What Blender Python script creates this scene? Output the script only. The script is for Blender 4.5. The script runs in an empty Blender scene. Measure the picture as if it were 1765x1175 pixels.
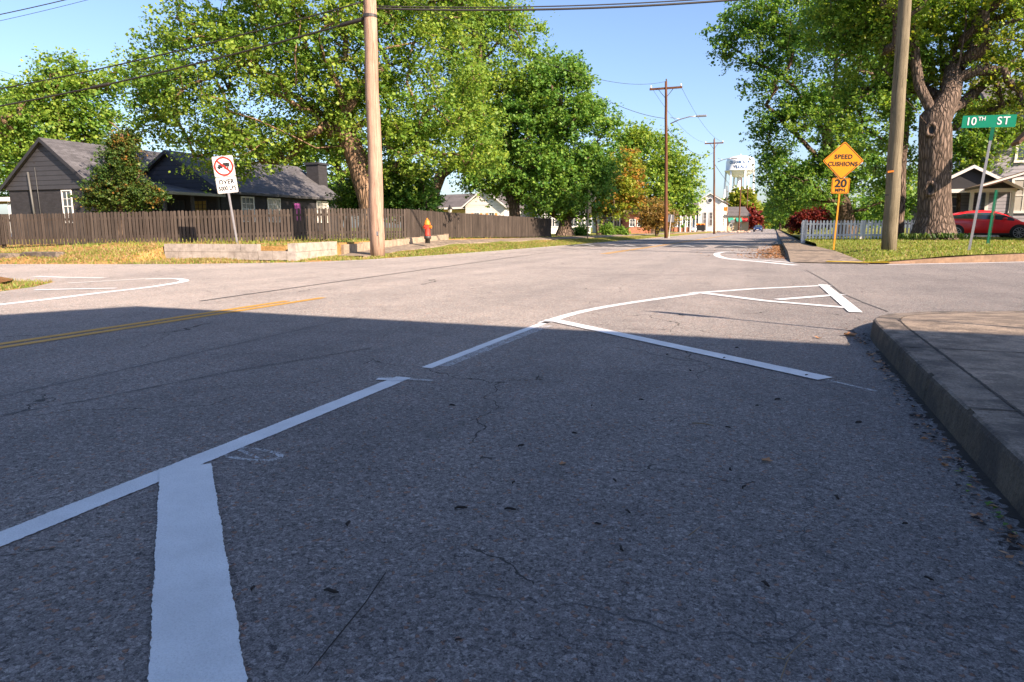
import bpy, bmesh, math, random
import numpy as np
from mathutils import Vector, Matrix
R=math.radians
random.seed(7); rng=np.random.default_rng(7)
S=bpy.context.scene; C=S.collection
# ---------------- measuring frame: main road runs along +Y, eye at 0.9 m ----------------
FPX=1177.0; H=0.9; PIT=math.atan(195.5/FPX); YAW=R(20.8)
def at(px,d,py=None,z=None):
    """world point for a bearing/height sighting at horizontal depth d"""
    a=(px-882.5)/FPX; b=-((py if py is not None else 392)-587.5)/FPX
    fw=math.cos(PIT)+b*math.sin(PIT); up=-math.sin(PIT)+b*math.cos(PIT)
    X=a*math.cos(YAW)-fw*math.sin(YAW); Y=a*math.sin(YAW)+fw*math.cos(YAW)
    t=d/(-X*math.sin(YAW)+Y*math.cos(YAW))
    return Vector((X*t,Y*t,(H+up*t) if z is None else z))
def G(px,py,z=0):
    a=(px-882.5)/FPX; b=-(py-587.5)/FPX
    fw=math.cos(PIT)+b*math.sin(PIT); up=-math.sin(PIT)+b*math.cos(PIT)
    X=a*math.cos(YAW)-fw*math.sin(YAW); Y=a*math.sin(YAW)+fw*math.cos(YAW)
    t=(z-H)/up; return (X*t,Y*t)
# ---------------- materials ----------------
def newmat(name):
    m=bpy.data.materials.new(name); m.use_nodes=True; nt=m.node_tree
    b=nt.nodes['Principled BSDF']; return m,nt,b
class N:
    def __init__(s,nt): s.nt=nt
    def n(s,t,**k):
        o=s.nt.nodes.new(t)
        for a,v in k.items():
            if a in o.inputs.keys(): s.set(o.inputs[a],v)
            else: setattr(o,a,v)
        return o
    def set(s,i,v):
        if isinstance(v,bpy.types.NodeSocket): s.nt.links.new(v,i)
        else: i.default_value=v
    def math(s,op,a,b=None,c=None):
        o=s.nt.nodes.new('ShaderNodeMath'); o.operation=op
        for k,v in enumerate((a,b,c)):
            if v is not None: s.set(o.inputs[k],v)
        return o.outputs[0]
    def mix(s,f,a,b,mode='MIX'):
        o=s.nt.nodes.new('ShaderNodeMix'); o.data_type='RGBA'; o.blend_type=mode
        s.set(o.inputs[0],f); s.set(o.inputs[6],a); s.set(o.inputs[7],b); return o.outputs[2]
    def ramp(s,f,pts):
        o=s.nt.nodes.new('ShaderNodeValToRGB'); s.set(o.inputs[0],f)
        e=o.color_ramp.elements
        while len(e)<len(pts): e.new(.5)
        for q,(p,c) in zip(e,pts): q.position=p; q.color=c if len(c)==4 else (*c,1)
        return o.outputs[0]
    def pos(s): return s.nt.nodes.new('ShaderNodeNewGeometry').outputs['Position']
    def obj(s): return s.nt.nodes.new('ShaderNodeTexCoord').outputs['Object']
    def vmul(s,v,m):
        o=s.nt.nodes.new('ShaderNodeVectorMath'); o.operation='MULTIPLY'; s.set(o.inputs[0],v); o.inputs[1].default_value=m; return o.outputs[0]
    def noise(s,v,sc,det=4,ro=.55):
        o=s.n('ShaderNodeTexNoise'); s.set(o.inputs['Vector'],v); o.inputs['Scale'].default_value=sc; o.inputs['Detail'].default_value=det; o.inputs['Roughness'].default_value=ro; return o.outputs[0]
    def vor(s,v,sc,feat='F1',rnd=1):
        o=s.n('ShaderNodeTexVoronoi'); o.feature=feat; s.set(o.inputs['Vector'],v); o.inputs['Scale'].default_value=sc; o.inputs['Randomness'].default_value=rnd; return o
    def bump(s,h,st,dist,nrm=None):
        o=s.n('ShaderNodeBump'); s.set(o.inputs['Height'],h); o.inputs['Strength'].default_value=st; o.inputs['Distance'].default_value=dist
        if nrm is not None: s.set(o.inputs['Normal'],nrm)
        return o.outputs[0]
def col3(c,k=1): return (c[0]*k,c[1]*k,c[2]*k,1)
def m_simple(name,c,rough=.6,metal=0,var=.18,sc=6,bump=.15,bd=.004,spec=.4):
    m,nt,b=newmat(name); k=N(nt); v=k.obj()
    n=k.noise(v,sc,5,.6); n2=k.noise(v,sc*9,3,.6)
    f=k.math('ADD',k.math('MULTIPLY',n,.65),k.math('MULTIPLY',n2,.35))
    cc=k.ramp(f,[(.3,col3(c,1-var)),(.7,col3(c,1+var))])
    k.set(b.inputs['Base Color'],cc); b.inputs['Roughness'].default_value=rough; b.inputs['Metallic'].default_value=metal
    b.inputs['Specular IOR Level'].default_value=spec
    if bump: k.set(b.inputs['Normal'],k.bump(f,bump,bd))
    return m
def asphalt_height(k,v):
    w=k.n('ShaderNodeVectorMath',operation='ADD'); k.set(w.inputs[0],v)
    nv=k.n('ShaderNodeTexNoise'); k.set(nv.inputs['Vector'],v); nv.inputs['Scale'].default_value=75; nv.inputs['Detail'].default_value=4; nv.inputs['Roughness'].default_value=.7
    sc=k.vmul(nv.outputs['Color'],(.014,.014,.014)); k.set(w.inputs[1],sc); vv=w.outputs[0]
    a=k.vor(vv,88); e=k.vor(vv,88,'DISTANCE_TO_EDGE'); a2=k.vor(vv,190); 
    return vv,a,e,a2
def m_asphalt():
    m,nt,b=newmat('asphalt'); k=N(nt); v=k.pos()
    vv,a,e,a2=asphalt_height(k,v)
    sep=k.n('ShaderNodeSeparateColor'); k.set(sep.inputs[0],a.outputs['Color'])
    sep2=k.n('ShaderNodeSeparateColor'); k.set(sep2.inputs[0],a2.outputs['Color'])
    stone=k.ramp(sep.outputs[0],[(0,(.065,.065,.068)),(.25,(.13,.129,.132)),(.6,(.19,.188,.19)),(.88,(.25,.247,.25)),(1,(.40,.395,.39))])
    stone=k.mix(.5,stone,k.ramp(sep2.outputs[1],[(0,(.05,.05,.053)),(.5,(.18,.178,.18)),(1,(.31,.305,.30))]))
    rust=k.math('GREATER_THAN',sep.outputs[1],.965); stone=k.mix(k.math('MULTIPLY',rust,.55),stone,(.26,.12,.06,1))
    edge=k.ramp(e.outputs[0],[(.0,(0,0,0)),(.09,(1,1,1))])
    en=k.math('MULTIPLY',k.math('SUBTRACT',1,edge),k.math('GREATER_THAN',k.noise(v,120,3,.6),.5))
    c=k.mix(k.math('MULTIPLY',en,.8),stone,(.045,.045,.049,1))
    gr=k.noise(v,230,4,.8); c=k.mix(1,c,k.ramp(gr,[(.3,(.45,.45,.47)),(.5,(1,1,1)),(.7,(1.5,1.5,1.48))]),'MULTIPLY')
    # pits where stones are lost
    pit=k.math('GREATER_THAN',k.noise(v,42,4,.75),.6); c=k.mix(k.math('MULTIPLY',pit,.75),c,(.028,.028,.032,1))
    big=k.noise(v,.55,5,.6); mid=k.noise(v,3.5,5,.6)
    f=k.math('ADD',k.math('MULTIPLY',big,.6),k.math('MULTIPLY',mid,.4))
    c=k.mix(1,c,k.ramp(f,[(.3,(.72,.72,.74)),(.5,(1,1,1)),(.72,(1.22,1.2,1.17))]),'MULTIPLY')
    # tyre-polished streaks along the road
    st=k.noise(k.vmul(v,(1.1,.035,1)),1,4,.6); c=k.mix(1,c,k.ramp(st,[(.3,(.86,.86,.86)),(.65,(1.12,1.1,1.08))]),'MULTIPLY')
    # cracks
    dn=k.n('ShaderNodeTexNoise'); k.set(dn.inputs['Vector'],v); dn.inputs['Scale'].default_value=2.2; dn.inputs['Detail'].default_value=6
    ad=k.n('ShaderNodeVectorMath',operation='ADD'); k.set(ad.inputs[0],v); k.set(ad.inputs[1],k.vmul(dn.outputs['Color'],(.55,.55,0)))
    cr=k.vor(ad.outputs[0],.62,'DISTANCE_TO_EDGE')
    crk=k.math('LESS_THAN',cr.outputs[0],k.math('MULTIPLY',k.noise(v,9,4,.7),.0042))
    msk=k.math('GREATER_THAN',k.noise(v,.8,2,.5),.5); crk=k.math('MULTIPLY',crk,msk)
    c=k.mix(k.math('MULTIPLY',crk,.85),c,(.02,.02,.02,1))
    k.set(b.inputs['Base Color'],k.mix(1,c,(1.25,1.19,1.17,1),'MULTIPLY')); b.inputs['Roughness'].default_value=.8; b.inputs['Diffuse Roughness'].default_value=1.0; b.inputs['Specular IOR Level'].default_value=.3
    hgt=k.math('ADD',k.math('ADD',k.math('MULTIPLY',k.math('MINIMUM',e.outputs[0],.16),2.2),k.math('MULTIPLY',sep.outputs[0],.4)),k.math('MULTIPLY',gr,.9))
    hgt=k.math('SUBTRACT',hgt,k.math('MULTIPLY',pit,.7)); hgt=k.math('SUBTRACT',hgt,k.math('MULTIPLY',crk,2))
    k.set(b.inputs['Normal'],k.bump(hgt,1,.005)); return m
def m_paint(name,c,wear=.5,thr=.64,alpha=False):
    m,nt,b=newmat(name); k=N(nt); v=k.pos()
    vv,a,e,a2=asphalt_height(k,v)
    n=k.noise(v,70,5,.7); n2=k.noise(v,5,4,.6)
    f=k.math('ADD',k.math('MULTIPLY',n,.6),k.math('MULTIPLY',n2,.4))
    cc=k.ramp(n2,[(.3,col3(c,.84)),(.7,col3(c,1.04))])
    cc=k.mix(1,cc,k.ramp(k.noise(v,190,4,.8),[(.3,(.78,.78,.77)),(.5,(1,1,1)),(.7,(1.06,1.06,1.06))]),'MULTIPLY')
    w=k.math('GREATER_THAN',f,thr)
    cc=k.mix(k.math('MULTIPLY',w,wear),cc,(.13,.125,.12,1))
    k.set(b.inputs['Base Color'],cc); b.inputs['Roughness'].default_value=.65
    k.set(b.inputs['Normal'],k.bump(k.math('ADD',k.math('MINIMUM',e.outputs[0],.2),k.math('MULTIPLY',k.noise(v,160,4,.8),.5)),.8,.006))
    if alpha:
        al=k.math('GREATER_THAN',k.noise(v,110,4,.75),k.math('ADD',.35,k.math('MULTIPLY',k.noise(v,14,3,.6),.32)))
        k.set(b.inputs['Alpha'],k.math('MULTIPLY',al,.85))
    return m
def m_concrete(name,c,dirt=.4,grime=0):
    m,nt,b=newmat(name); k=N(nt); v=k.pos()
    n=k.noise(v,1.6,6,.62); n2=k.noise(v,40,4,.7); n3=k.noise(v,7,5,.6)
    cc=k.ramp(n,[(.25,col3(c,1-dirt)),(.6,col3(c,1.05))])
    cc=k.mix(.35,cc,k.ramp(n2,[(.3,col3(c,.5)),(.7,col3(c,1.25))]))
    cc=k.mix(1,cc,k.ramp(n3,[(.35,(.72,.7,.68)),(.6,(1.03,1.02,1))]),'MULTIPLY')
    if grime:
        g1=k.noise(v,4.5,7,.72); cc=k.mix(k.math('MULTIPLY',k.ramp(g1,[(.44,(0,0,0)),(.56,(1,1,1))]),grime),cc,(.035,.03,.028,1))
        g2=k.noise(v,95,4,.8); cc=k.mix(1,cc,k.ramp(g2,[(.32,(.5,.5,.5)),(.5,(1,1,1)),(.7,(1.5,1.48,1.45))]),'MULTIPLY')
    k.set(b.inputs['Base Color'],cc); b.inputs['Roughness'].default_value=.9
    k.set(b.inputs['Normal'],k.bump(k.math('ADD',n2,n3),.6+.4*(grime>0),.006+.006*(grime>0))); return m
def m_ground(name,c1,c2,c3,sc=1.2):
    m,nt,b=newmat(name); k=N(nt); v=k.pos()
    n=k.noise(v,sc,6,.65); n2=k.noise(v,sc*14,5,.7)
    f=k.math('ADD',k.math('MULTIPLY',n,.6),k.math('MULTIPLY',n2,.4))
    k.set(b.inputs['Base Color'],k.ramp(f,[(.36,(*c1,1)),(.5,(*c2,1)),(.64,(*c3,1))])); b.inputs['Roughness'].default_value=.95
    b.inputs['Specular IOR Level'].default_value=.1
    k.set(b.inputs['Normal'],k.bump(n2,.8,.05)); return m
def m_leaf(name,c1,c2,c3,trans=.45):
    m,nt,b=newmat(name); k=N(nt)
    g=nt.nodes.new('ShaderNodeNewGeometry')
    rnd=g.outputs['Random Per Island']; big=k.noise(g.outputs['Position'],.55,3,.5)
    f=k.math('ADD',k.math('MULTIPLY',rnd,.5),k.math('MULTIPLY',big,.55))
    cc=k.ramp(f,[(.15,(*c1,1)),(.5,(*c2,1)),(.85,(*c3,1))])
    out=nt.nodes['Material Output']
    k.set(b.inputs['Base Color'],cc); b.inputs['Roughness'].default_value=.5; b.inputs['Specular IOR Level'].default_value=.25
    t=k.n('ShaderNodeBsdfTranslucent'); k.set(t.inputs[0],k.mix(1,cc,(1.35,1.3,.7,1),'MULTIPLY'))
    mx=k.n('ShaderNodeMixShader'); mx.inputs[0].default_value=trans
    nt.links.new(b.outputs[0],mx.inputs[1]); nt.links.new(t.outputs[0],mx.inputs[2]); nt.links.new(mx.outputs[0],out.inputs[0]); return m
def m_bark(name,c,sc=9,bd=.05):
    m,nt,b=newmat(name); k=N(nt); v=k.vmul(k.obj(),(1,1,.22))
    dn=k.n('ShaderNodeTexNoise'); k.set(dn.inputs['Vector'],v); dn.inputs['Scale'].default_value=5
    ad=k.n('ShaderNodeVectorMath',operation='ADD'); k.set(ad.inputs[0],v); k.set(ad.inputs[1],k.vmul(dn.outputs['Color'],(.12,.12,.12)))
    e=k.vor(ad.outputs[0],sc,'DISTANCE_TO_EDGE'); n=k.noise(v,sc*3,5,.7)
    f=k.math('ADD',k.math('MINIMUM',k.math('MULTIPLY',e.outputs[0],2.4),.75),k.math('MULTIPLY',n,.35))
    k.set(b.inputs['Base Color'],k.ramp(f,[(.1,col3(c,.3)),(.4,col3(c,.8)),(.9,col3(c,1.5))])); b.inputs['Roughness'].default_value=.95
    b.inputs['Specular IOR Level'].default_value=.15
    k.set(b.inputs['Normal'],k.bump(f,1,bd)); return m
def m_wood(name,c,axis=2,sc=14,var=.35):
    m,nt,b=newmat(name); k=N(nt); s=[1,1,1]; s[axis]=.035
    g=nt.nodes.new('ShaderNodeNewGeometry'); rnd=g.outputs['Random Per Island']
    v=k.vmul(k.obj(),tuple(s)); n=k.noise(v,sc,6,.7); n2=k.noise(k.obj(),1.3,4,.6)
    f=k.math('ADD',k.math('MULTIPLY',n,.7),k.math('MULTIPLY',n2,.3))
    cc=k.ramp(f,[(.3,col3(c,1-var)),(.5,col3(c,1)),(.7,col3(c,1+var))])
    cc=k.mix(1,cc,k.ramp(rnd,[(0,(.78,.78,.78)),(1,(1.2,1.18,1.15))]),'MULTIPLY')
    s2=[1,1,1]; s2[axis]=.012; ck=k.noise(k.vmul(k.obj(),tuple(s2)),sc*.55,3,.5)
    lines=k.math('LESS_THAN',k.math('ABSOLUTE',k.math('SUBTRACT',ck,.5)),.014)
    cc=k.mix(k.math('MULTIPLY',lines,.65),cc,col3(c,.3))
    k.set(b.inputs['Base Color'],cc); b.inputs['Roughness'].default_value=.9; b.inputs['Specular IOR Level'].default_value=.15
    k.set(b.inputs['Normal'],k.bump(n,.6,.012)); return m
def m_siding(name,c,pitch=.15,dark=.35):
    m,nt,b=newmat(name); k=N(nt); v=k.pos()
    sp=k.n('ShaderNodeSeparateXYZ'); k.set(sp.inputs[0],v)
    fr=k.math('FRACT',k.math('DIVIDE',sp.outputs[2],pitch)); ln=k.math('LESS_THAN',fr,.12)
    n=k.noise(v,2,5,.6); cc=k.ramp(n,[(.3,col3(c,.86)),(.7,col3(c,1.08))])
    cc=k.mix(ln,cc,col3(c,dark)); k.set(b.inputs['Base Color'],cc); b.inputs['Roughness'].default_value=.6
    k.set(b.inputs['Normal'],k.bump(k.math('SUBTRACT',1,fr),.7,.02)); return m
def m_brick(name,c,mortar,scale=1.0):
    m,nt,b=newmat(name); k=N(nt); v=k.pos()
    sp=k.n('ShaderNodeSeparateXYZ'); k.set(sp.inputs[0],v); cb=k.n('ShaderNodeCombineXYZ')
    k.set(cb.inputs[0],k.math('ADD',sp.outputs[0],sp.outputs[1])); k.set(cb.inputs[1],sp.outputs[2])
    t=k.n('ShaderNodeTexBrick'); k.set(t.inputs[0],cb.outputs[0]); t.inputs['Scale'].default_value=1
    t.inputs['Brick Width'].default_value=.21*scale; t.inputs['Row Height'].default_value=.075*scale; t.inputs['Mortar Size'].default_value=.006*scale
    t.inputs['Color1'].default_value=col3(c,.8); t.inputs['Color2'].default_value=col3(c,1.2); t.inputs['Mortar'].default_value=(*mortar,1)
    n=k.noise(v,3,4,.6); k.set(b.inputs['Base Color'],k.mix(1,t.outputs[0],k.ramp(n,[(.3,(.8,.8,.8)),(.7,(1.15,1.15,1.15))]),'MULTIPLY'))
    b.inputs['Roughness'].default_value=.85; k.set(b.inputs['Normal'],k.bump(t.outputs[1],-.5,.01)); return m
def m_shingle(name,c):
    m,nt,b=newmat(name); k=N(nt); v=k.obj()
    sp=k.n('ShaderNodeSeparateXYZ'); k.set(sp.inputs[0],v); cb=k.n('ShaderNodeCombineXYZ')
    k.set(cb.inputs[0],sp.outputs[1]); k.set(cb.inputs[1],k.math('MULTIPLY',sp.outputs[2],1.9))
    t=k.n('ShaderNodeTexBrick'); k.set(t.inputs[0],cb.outputs[0]); t.inputs['Scale'].default_value=1
    t.inputs['Brick Width'].default_value=.33; t.inputs['Row Height'].default_value=.15; t.inputs['Mortar Size'].default_value=.008
    t.inputs['Color1'].default_value=col3(c,.75); t.inputs['Color2'].default_value=col3(c,1.25); t.inputs['Mortar'].default_value=col3(c,.45)
    n=k.noise(v,1.2,5,.65); k.set(b.inputs['Base Color'],k.mix(1,t.outputs[0],k.ramp(n,[(.3,(.75,.75,.75)),(.7,(1.2,1.2,1.2))]),'MULTIPLY'))
    b.inputs['Roughness'].default_value=.9; k.set(b.inputs['Normal'],k.bump(t.outputs[1],-.4,.01)); return m
def m_gloss(name,c,rough=.25,metal=0,coat=.6):
    m,nt,b=newmat(name); k=N(nt); n=k.noise(k.obj(),3,3,.5)
    k.set(b.inputs['Base Color'],k.ramp(n,[(.3,col3(c,.92)),(.7,col3(c,1.05))])); b.inputs['Roughness'].default_value=rough
    b.inputs['Metallic'].default_value=metal; b.inputs['Coat Weight'].default_value=coat; b.inputs['Coat Roughness'].default_value=.08; return m
M={}
M['asphalt']=m_asphalt()
M['white_paint']=m_paint('white_road_paint',(.70,.71,.72),.55,.66)
M['old_white']=m_paint('worn_white_road_paint',(.62,.61,.59),.7,.56)
M['yellow_paint']=m_paint('yellow_road_paint',(.52,.27,.03),.6,.6)
M['kerb_yellow']=m_paint('yellow_kerb_paint',(.66,.46,.02),.6,.6)
M['chalk']=m_paint('faint_chalk',(.6,.62,.64),.2,.8,True)
M['tar']=m_simple('tar_seal',(.06,.058,.06),.6,0,.3,20)
M['beige']=m_concrete('beige_wall_concrete',(.34,.27,.20),.35)
M['walk']=m_concrete('pavement_concrete',(.31,.25,.195),.4,.5)
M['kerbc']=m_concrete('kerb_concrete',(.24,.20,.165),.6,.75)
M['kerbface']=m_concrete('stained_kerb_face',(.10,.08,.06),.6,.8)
M['kerbfar']=m_concrete('brown_far_kerb',(.22,.14,.09),.5)
M['block']=m_concrete('grey_block',(.36,.32,.29),.35)
M['blockw']=m_concrete('pale_block',(.42,.37,.32),.4)
M['dirty']=m_concrete('gutter_dirt',(.035,.028,.022),.5)
M['lawn']=m_ground('lawn_soil',(.09,.115,.022),(.17,.185,.04),(.28,.22,.08),1.0)
M['straw']=m_ground('dry_straw_bank',(.19,.12,.045),(.36,.21,.075),(.42,.28,.12),1.6)
M['farg']=m_ground('far_ground',(.07,.11,.02),(.13,.17,.035),(.20,.19,.07),.15)
M['mulch']=m_ground('brown_mulch',(.10,.05,.02),(.26,.13,.05),(.38,.22,.10),6)
M['blade']=m_leaf('grass_blade',(.10,.17,.025),(.19,.25,.04),(.32,.31,.08),.35)
M['bladedry']=m_leaf('dry_grass_blade',(.15,.14,.045),(.30,.20,.09),(.40,.28,.15),.3)
M['leafA']=m_leaf('maple_leaf_bright',(.075,.17,.025),(.18,.29,.04),(.36,.43,.07))
M['leafB']=m_leaf('maple_leaf_deep',(.05,.15,.03),(.105,.23,.042),(.23,.36,.06),.38)
M['leafC']=m_leaf('maple_leaf_mid',(.055,.15,.026),(.13,.25,.038),(.27,.37,.06),.4)
M['leafY']=m_leaf('young_or_sunlit_leaf_yellow',(.13,.20,.025),(.22,.29,.035),(.38,.33,.05))
M['leafO']=m_leaf('young_leaf_orange',(.19,.15,.03),(.34,.20,.04),(.48,.24,.05))
M['leafBr']=m_leaf('bud_leaf_brown',(.13,.11,.03),(.22,.16,.05),(.32,.21,.08))
M['leafR']=m_leaf('maroon_leaf',(.06,.010,.012),(.15,.02,.018),(.27,.045,.03),.4)
M['leafE']=m_leaf('evergreen_leaf',(0.023,0.060,0.014),(0.045,0.096,0.019),(0.117,0.144,0.024),.25)
M['leafEo']=m_leaf('evergreen_new_growth',(.07,.10,.02),(.16,.14,.03),(.34,.15,.04),.3)
M['bark']=m_bark('grey_brown_bark',(.135,.10,.08),9,.07)
M['barkd']=m_bark('dark_bark',(.12,.085,.062),10,.05)
M['barkL']=m_bark('warm_limb_bark',(.19,.125,.08),9,.05)
M['polewood']=m_wood('weathered_pole_wood',(.35,.235,.175),2,34,.55)
M['polegrey']=m_wood('greenish_pole_wood',(.165,.14,.095),2,34,.5)
M['poledark']=m_wood('dark_pole_wood',(.13,.06,.035),2,10,.3)
M['picket']=m_wood('charcoal_picket',(.062,.05,.043),2,22,.6)
M['wpicket']=m_wood('white_picket',(.72,.70,.68),2,12,.12)
M['galv']=m_simple('galvanised_steel',(.36,.35,.36),.45,.6,.15,12)
M['dkmetal']=m_simple('dark_metal',(.06,.055,.055),.5,.3,.2,10)
M['sback']=m_simple('sign_back_grey',(.10,.10,.095),.6,.2,.15,6)
M['swhite']=m_simple('sign_white',(.80,.79,.77),.5,0,.04,5,0)
M['sred']=m_simple('sign_red',(.66,.03,.02),.5,0,.06,5,0)
M['sblack']=m_simple('sign_black',(.02,.02,.02),.5,0,.1,5,0)
M['samber']=m_simple('sign_amber',(.74,.27,.008),.45,0,.05,5,0)
M['sgreen']=m_simple('sign_green',(.0,.24,.13),.5,0,.08,5,0)
M['gpost']=m_simple('green_post_paint',(.0,.12,.06),.5,.1,.15,8)
M['ypost']=m_simple('yellow_post_paint',(.66,.27,.02),.5,0,.15,8)
M['hred']=m_simple('hydrant_red',(.52,.05,.03),.5,0,.2,14)
M['hyel']=m_simple('hydrant_yellow',(.64,.19,.02),.5,0,.15,14)
M['cable']=m_simple('black_cable',(.025,.022,.02),.6,0,.1,8)
M['csid']=m_siding('charcoal_siding',(.042,.042,.048),.22,.3)
M['cbrick']=m_brick('charcoal_brick',(.028,.027,.032),(.018,.018,.02))
M['navy']=m_siding('navy_siding',(.02,.022,.035),.22,.4)
M['roofg']=m_shingle('grey_shingle',(.085,.083,.09))
M['roofd']=m_shingle('dark_shingle',(.10,.09,.09))
M['roofb']=m_shingle('brown_shingle',(.20,.11,.07))
M['trimd']=m_simple('dark_trim',(.03,.03,.035),.6)
M['trimw']=m_simple('white_trim',(.72,.70,.67),.6,0,.06)
M['wsid']=m_siding('white_siding',(.72,.69,.64),.16,.6)
M['bsid']=m_siding('blue_grey_siding',(.36,.42,.48),.16,.6)
M['gsid']=m_siding('light_grey_siding',(.30,.29,.33),.2,.4)
M['cream']=m_simple('cream_wall',(.66,.50,.26),.7,0,.08)
M['brick']=m_brick('red_brick',(.36,.10,.045),(.35,.28,.22))
M['orange']=m_simple('orange_shutter',(.62,.30,.09),.6)
M['purple']=m_simple('purple_door',(.36,.08,.30),.5,0,.1)
M['tan']=m_simple('tan_awning',(.42,.33,.20),.7)
M['glass']=m_gloss('window_glass',(.05,.06,.07),.08,0,1)
M['glassl']=m_gloss('window_blind',(.42,.40,.36),.3,0,.7)
M['glow']=m_simple('amber_lit_window',(.25,.18,.05),.8)  # yellow light of the porch window put into the pane colour
M['tank']=m_simple('white_tank_paint',(.78,.78,.78),.4,0,.05,.3,0)
M['blue']=m_simple('blue_letter',(.04,.12,.30),.5)
M['carred']=m_gloss('red_car_paint',(.85,.012,.014),.3)
M['carsil']=m_gloss('silver_car_paint',(.48,.50,.54),.3,.4)
M['cardk']=m_gloss('dark_car_paint',(.07,.08,.10),.3,.2)
M['carnavy']=m_gloss('navy_car_paint',(.015,.03,.10),.25,.2)
M['carglass']=m_gloss('car_glass',(.03,.045,.05),.05,0,1)
M['tyre']=m_simple('tyre_rubber',(.02,.02,.02),.85)
M['rim']=m_gloss('alloy_rim',(.42,.42,.43),.3,.8,.2)
M['black']=m_simple('black_plastic',(.015,.015,.015),.6)
M['lampw']=m_gloss('headlamp_lens',(.6,.62,.65),.1,.2,1)
M['eave']=m_simple('brown_soffit',(.14,.095,.06),.8)
M['awn']=m_simple('green_awning',(.03,.24,.17),.6)
M['redcloth']=m_simple('red_cloth',(.60,.05,.04),.7)
M['rubble']=m_ground('pink_rubble',(.35,.18,.12),(.50,.34,.25),(.60,.50,.42),3)
M['deadleaf']=m_leaf('dead_leaf',(.15,.06,.03),(.34,.16,.07),(.50,.33,.20),.15)
M['scrap']=m_simple('dark_scrap',(.025,.02,.018),.9)
M['twig']=m_simple('pale_twig',(.22,.16,.10),.9)
# ---------------- mesh helpers ----------------
class MB:
    def __init__(s): s.v=[]; s.f=[]; s.m=[]; s.cur=0
    def add(s,vs,fs):
        o=len(s.v); s.v+= [tuple(q) for q in vs]; s.f+=[tuple(i+o for i in f) for f in fs]; s.m+=[s.cur]*len(fs); return s
    def box(s,x0,x1,y0,y1,z0,z1):
        return s.add([(x0,y0,z0),(x1,y0,z0),(x1,y1,z0),(x0,y1,z0),(x0,y0,z1),(x1,y0,z1),(x1,y1,z1),(x0,y1,z1)],
            [(0,3,2,1),(4,5,6,7),(0,1,5,4),(1,2,6,5),(2,3,7,6),(3,0,4,7)])
    def bar(s,a,b,w,h,up=(0,0,1)):
        a=Vector(a);b=Vector(b);d=(b-a).normalized();u=Vector(up); r=d.cross(u).normalized(); u=r.cross(d)
        vs=[]
        for p in (a,b):
            for i,j in ((-1,-1),(1,-1),(1,1),(-1,1)): vs.append(p+r*i*w/2+u*j*h/2)
        return s.add(vs,[(0,3,2,1),(4,5,6,7),(0,1,5,4),(1,2,6,5),(2,3,7,6),(3,0,4,7)])
    def tube(s,pts,rads,n=8,cap=True):
        pts=[Vector(p) for p in pts]
        if not hasattr(rads,'__len__'): rads=[rads]*len(pts)
        o=len(s.v); prev=None; vs=[];fs=[]
        for i,p in enumerate(pts):
            d=(pts[min(i+1,len(pts)-1)]-pts[max(i-1,0)])
            d=d.normalized() if d.length>1e-9 else Vector((0,0,1))
            if prev is None:
                a=Vector((1,0,0)) if abs(d.x)<.8 else Vector((0,1,0)); u=d.cross(a).normalized()
            else: u=(prev-d*prev.dot(d)).normalized()
            prev=u; w=d.cross(u)
            for k in range(n):
                t=2*math.pi*k/n; vs.append(p+(u*math.cos(t)+w*math.sin(t))*rads[i])
        for i in range(len(pts)-1):
            for k in range(n): fs.append((i*n+k,i*n+(k+1)%n,(i+1)*n+(k+1)%n,(i+1)*n+k))
        if cap: fs.append(tuple(range(n))[::-1]); fs.append(tuple((len(pts)-1)*n+k for k in range(n)))
        return s.add(vs,fs)
    def prism(s,poly,y0,y1,plane='xz'):
        n=len(poly)
        f={'xz':lambda a,b,c:(a,c,b),'yz':lambda a,b,c:(c,a,b),'xy':lambda a,b,c:(a,b,c)}[plane]
        vs=[f(a,b,y0) for a,b in poly]+[f(a,b,y1) for a,b in poly]
        return s.add(vs,[tuple(range(n)),tuple(range(2*n-1,n-1,-1))]+[(i,i+n,(i+1)%n+n,(i+1)%n) for i in range(n)])
    def lathe(s,prof,n=24,c=(0,0,0)):
        vs=[(c[0]+r*math.cos(2*math.pi*k/n),c[1]+r*math.sin(2*math.pi*k/n),c[2]+z) for r,z in prof for k in range(n)]
        fs=[(i*n+k,i*n+(k+1)%n,(i+1)*n+(k+1)%n,(i+1)*n+k) for i in range(len(prof)-1) for k in range(n)]
        fs.append(tuple(range(n))[::-1]); fs.append(tuple((len(prof)-1)*n+k for k in range(n)))
        return s.add(vs,fs)
    def build(s,name,mat,parent=None,smooth=False,fixn=True,bevel=0):
        me=bpy.data.meshes.new(name); me.from_pydata(s.v,[],s.f)
        for mm in (mat if isinstance(mat,(list,tuple)) else [mat]): me.materials.append(M[mm])
        if isinstance(mat,(list,tuple)): me.polygons.foreach_set('material_index',s.m)
        if fixn:
            b=bmesh.new(); b.from_mesh(me); bmesh.ops.recalc_face_normals(b,faces=b.faces)
            if bevel: bmesh.ops.bevel(b,geom=b.edges[:],offset=bevel,segments=2,affect='EDGES',profile=.6)
            b.to_mesh(me); b.free()
        if smooth: me.shade_smooth()
        o=bpy.data.objects.new(name,me); C.objects.link(o); o.parent=parent; return o
def tag(o,label=None,cat=None,group=None,kind=None):
    if label: o['label']=label
    if cat: o['category']=cat
    if group: o['group']=group
    if kind: o['kind']=kind
    return o
def thing(name,loc,label,cat,group=None,rz=0,rot=None):
    o=bpy.data.objects.new(name,None); C.objects.link(o); o.empty_display_size=.2
    o.location=loc; o.rotation_euler=rot if rot else (0,0,rz); return tag(o,label,cat,group)
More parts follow.
